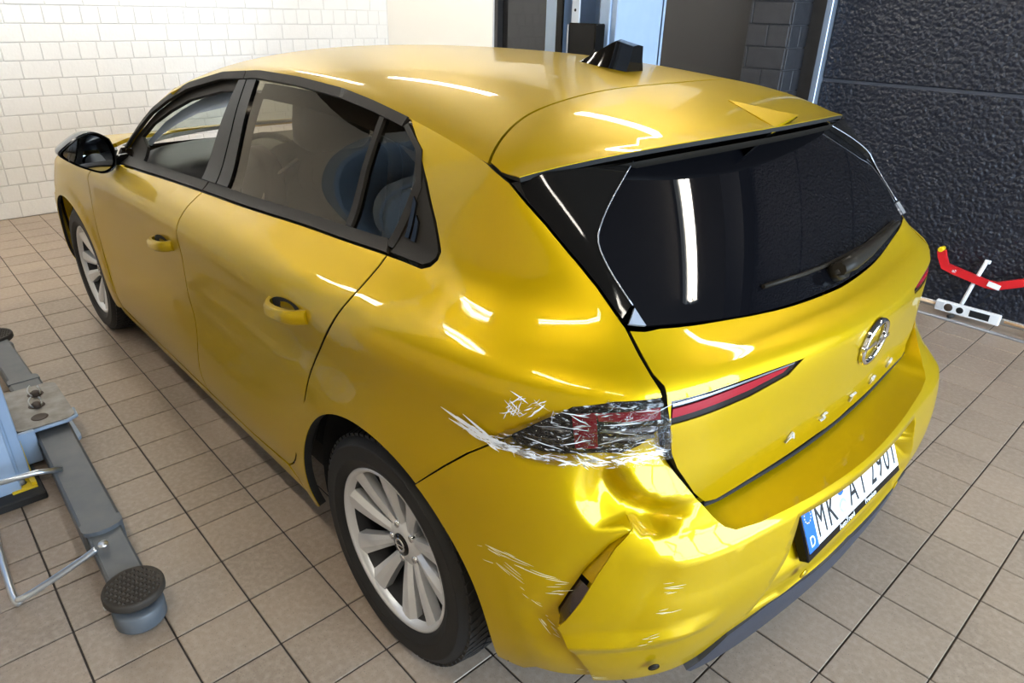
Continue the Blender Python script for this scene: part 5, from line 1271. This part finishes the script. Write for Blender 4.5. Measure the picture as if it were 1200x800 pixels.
        if full:
            h = [(ln*.80, .038*-sg, .128), (ln*.80, -.10*sg, .105), (ln*.79, -.225*sg, .06), (ln*.775, -.245*sg, .045), (ln*.74, -.255*sg, .035), (ln*.45, -.255*sg, .035), (ln*.18, -.25*sg, .05)]
            h = [tuple(p) for p in natspline(np.arange(7), np.array(h), np.linspace(0, 6, 40))]
            MB().tube(h, .0095, 10).build('foot_guard_hoop', M_rod, A)
            MB().tube([(ln*.34, -.03*sg, .128), (ln*.345, -.10*sg, .150), (ln*.33, -.20*sg, .148), (ln*.26, -.36*sg, .13)], .0095, 10).build('guard_rod', M_rod, A)
            MB().lathe([(.0001, .128), (.012, .128), (.014, .122)], 16, axis='z', c=(ln*.80, -.02*sg, .012)).build('hoop_bolt', M_rod, A)
            MB().tube([(ln*.955, -.05*sg, .05), (ln*.955, -.075*sg, .05)], .006, 8).build('stop_screw', M_rod, A)
    arm(1.60, .535, 1.345, 1.372, True)
    arm(1.80, 2.62, 1.345, 1.365, False)
    return L
lift_post('lift_post', 1, 'light blue lift post with grey swing arms beside the dented side')
lift_post('lift_post', -1, 'lift post with a black control box behind the car roof')
# ---- wheel alignment gauge leaning at the gate -----------------------------------------------------
M_redp = mat('red gauge bracket', (.62, .012, .018), .35, coat=.4)
M_whit = mat('white painted metal', (.80, .81, .82), .4)
M_wood = mat('pale brown rod', (.55, .36, .20), .4)
g = empty('alignment_gauge', (-.27, -2.82, 0), 0, 'red bow bracket gauge with white rod leaning at the gate', 'gauge')
GY = .0
def gz(u, v, y=-2.85):                       # position on a plane just inside the gate, relative to the gauge
    return u+.27, v
bow = [(-.072, .322), (-.084, .288), (-.112, .238), (-.16, .226), (-.34, .193), (-.39, .196), (-.50, .248), (-.62, .312), (-.65, .34), (-.675, .40)]
P_ = [(x+.27, 0, z+.028) for x, z in bow]
e = MB(); V = []
for i, p in enumerate(P_):
    a = np.array(P_[max(i-1, 0)]); b = np.array(P_[min(i+1, len(P_)-1)]); t = (b-a)/np.linalg.norm(b-a); nn = np.array([-t[2], 0, t[0]])
    w = .022
    for s_, y_ in ((1, -.012), (1, .012), (-1, .012), (-1, -.012)): V.append(np.array(p)+nn*w*s_+np.array([0, -.055+y_, 0]))
n = len(P_); e.add(V, [(i*4+j, i*4+(j+1) % 4, (i+1)*4+(j+1) % 4, (i+1)*4+j) for i in range(n-1) for j in range(4)]+[(0, 1, 2, 3), tuple((n-1)*4+j for j in range(4))])
e.build('bow_bracket', M_redp, g)
for x, z in ((-.070, .332), (-.677, .41)): MB().tube([(x+.27, -.075, z+.028), (x+.27, -.025, z+.028)], .014, 14).build('end_stud', M_ylw if x > -.1 else M_rub, g)
MB().box(-.012, .052, -.042, -.040, .232, .262, b=.0005, M=None).build('print_label', M_whitep, g, loc=(-.085, .003, -.022), rot=(0, math.radians(-0), 0))
bpy.data.objects['print_label'].rotation_euler = (0, -.17, 0)
o = link('print_lettering', text_mesh('allmat', .027, .0006, 'LEFT'), M_whitep, g); o.matrix_basis = Matrix(((-1, 0, 0, .115), (0, 0, 1, -.0415), (-.18, 1, 0, .245), (0, 0, 0, 1)))
MB().tube([(.022, -.020, .015), (.0, -.060, .18), (-.030, -.085, .345)], .011, 10).build('upright_rod', M_whit, g)
MB().box(-.048, -.018, -.095, -.075, .325, .345, b=.003).build('rod_clamp', M_whit, g)
bxm = MB().box(-.20, .13, .0, .030, .028, .088, b=.004); bxm.build('level_housing', M_whit, g)
for x, r in ((.060, .021), (-.0, .017)): MB().lathe([(.0001, .0315), (r, .0315), (r+.002, .030)], 24, axis='y', c=(x, 0, .058)).build('vial_hole', M_rust if x > .03 else M_black, g)
MB().box(-.150, -.050, .0295, .032, .040, .078, b=.002).build('display_window', M_black, g)
MB().box(.085, .122, .0295, .0312, .038, .08).build('rating_plate', mat('grey rating plate', (.50, .51, .53), .5), g)
MB().tube([(-.22, .015, .058), (-.46, .015, .058)], .008, 10).tube([(.13, .015, .058), (.52, .015, .058)], .008, 10).build('cross_rod', M_wood, g)
for x in (-.42, .52): MB().tube([(x, .015, .042), (x-.075, .015, .042)], .042, 20).build('rubber_roller', M_rub, g)
MB().tube([(.02, .03, .02), (.045, .05, .012)], .011, 10).build('foot', M_rub, g)
# thin rail lying on the floor in front of the gate
rl = MB().box(-.6, .6, -.012, .012, 0, .012, b=.003).build('floor_strip', M_steel, None, loc=(-.05, -2.74, 0), rot=(0, 0, -.02)); tag(rl, 'thin grey metal strip lying on the tiles by the gate', 'strip')
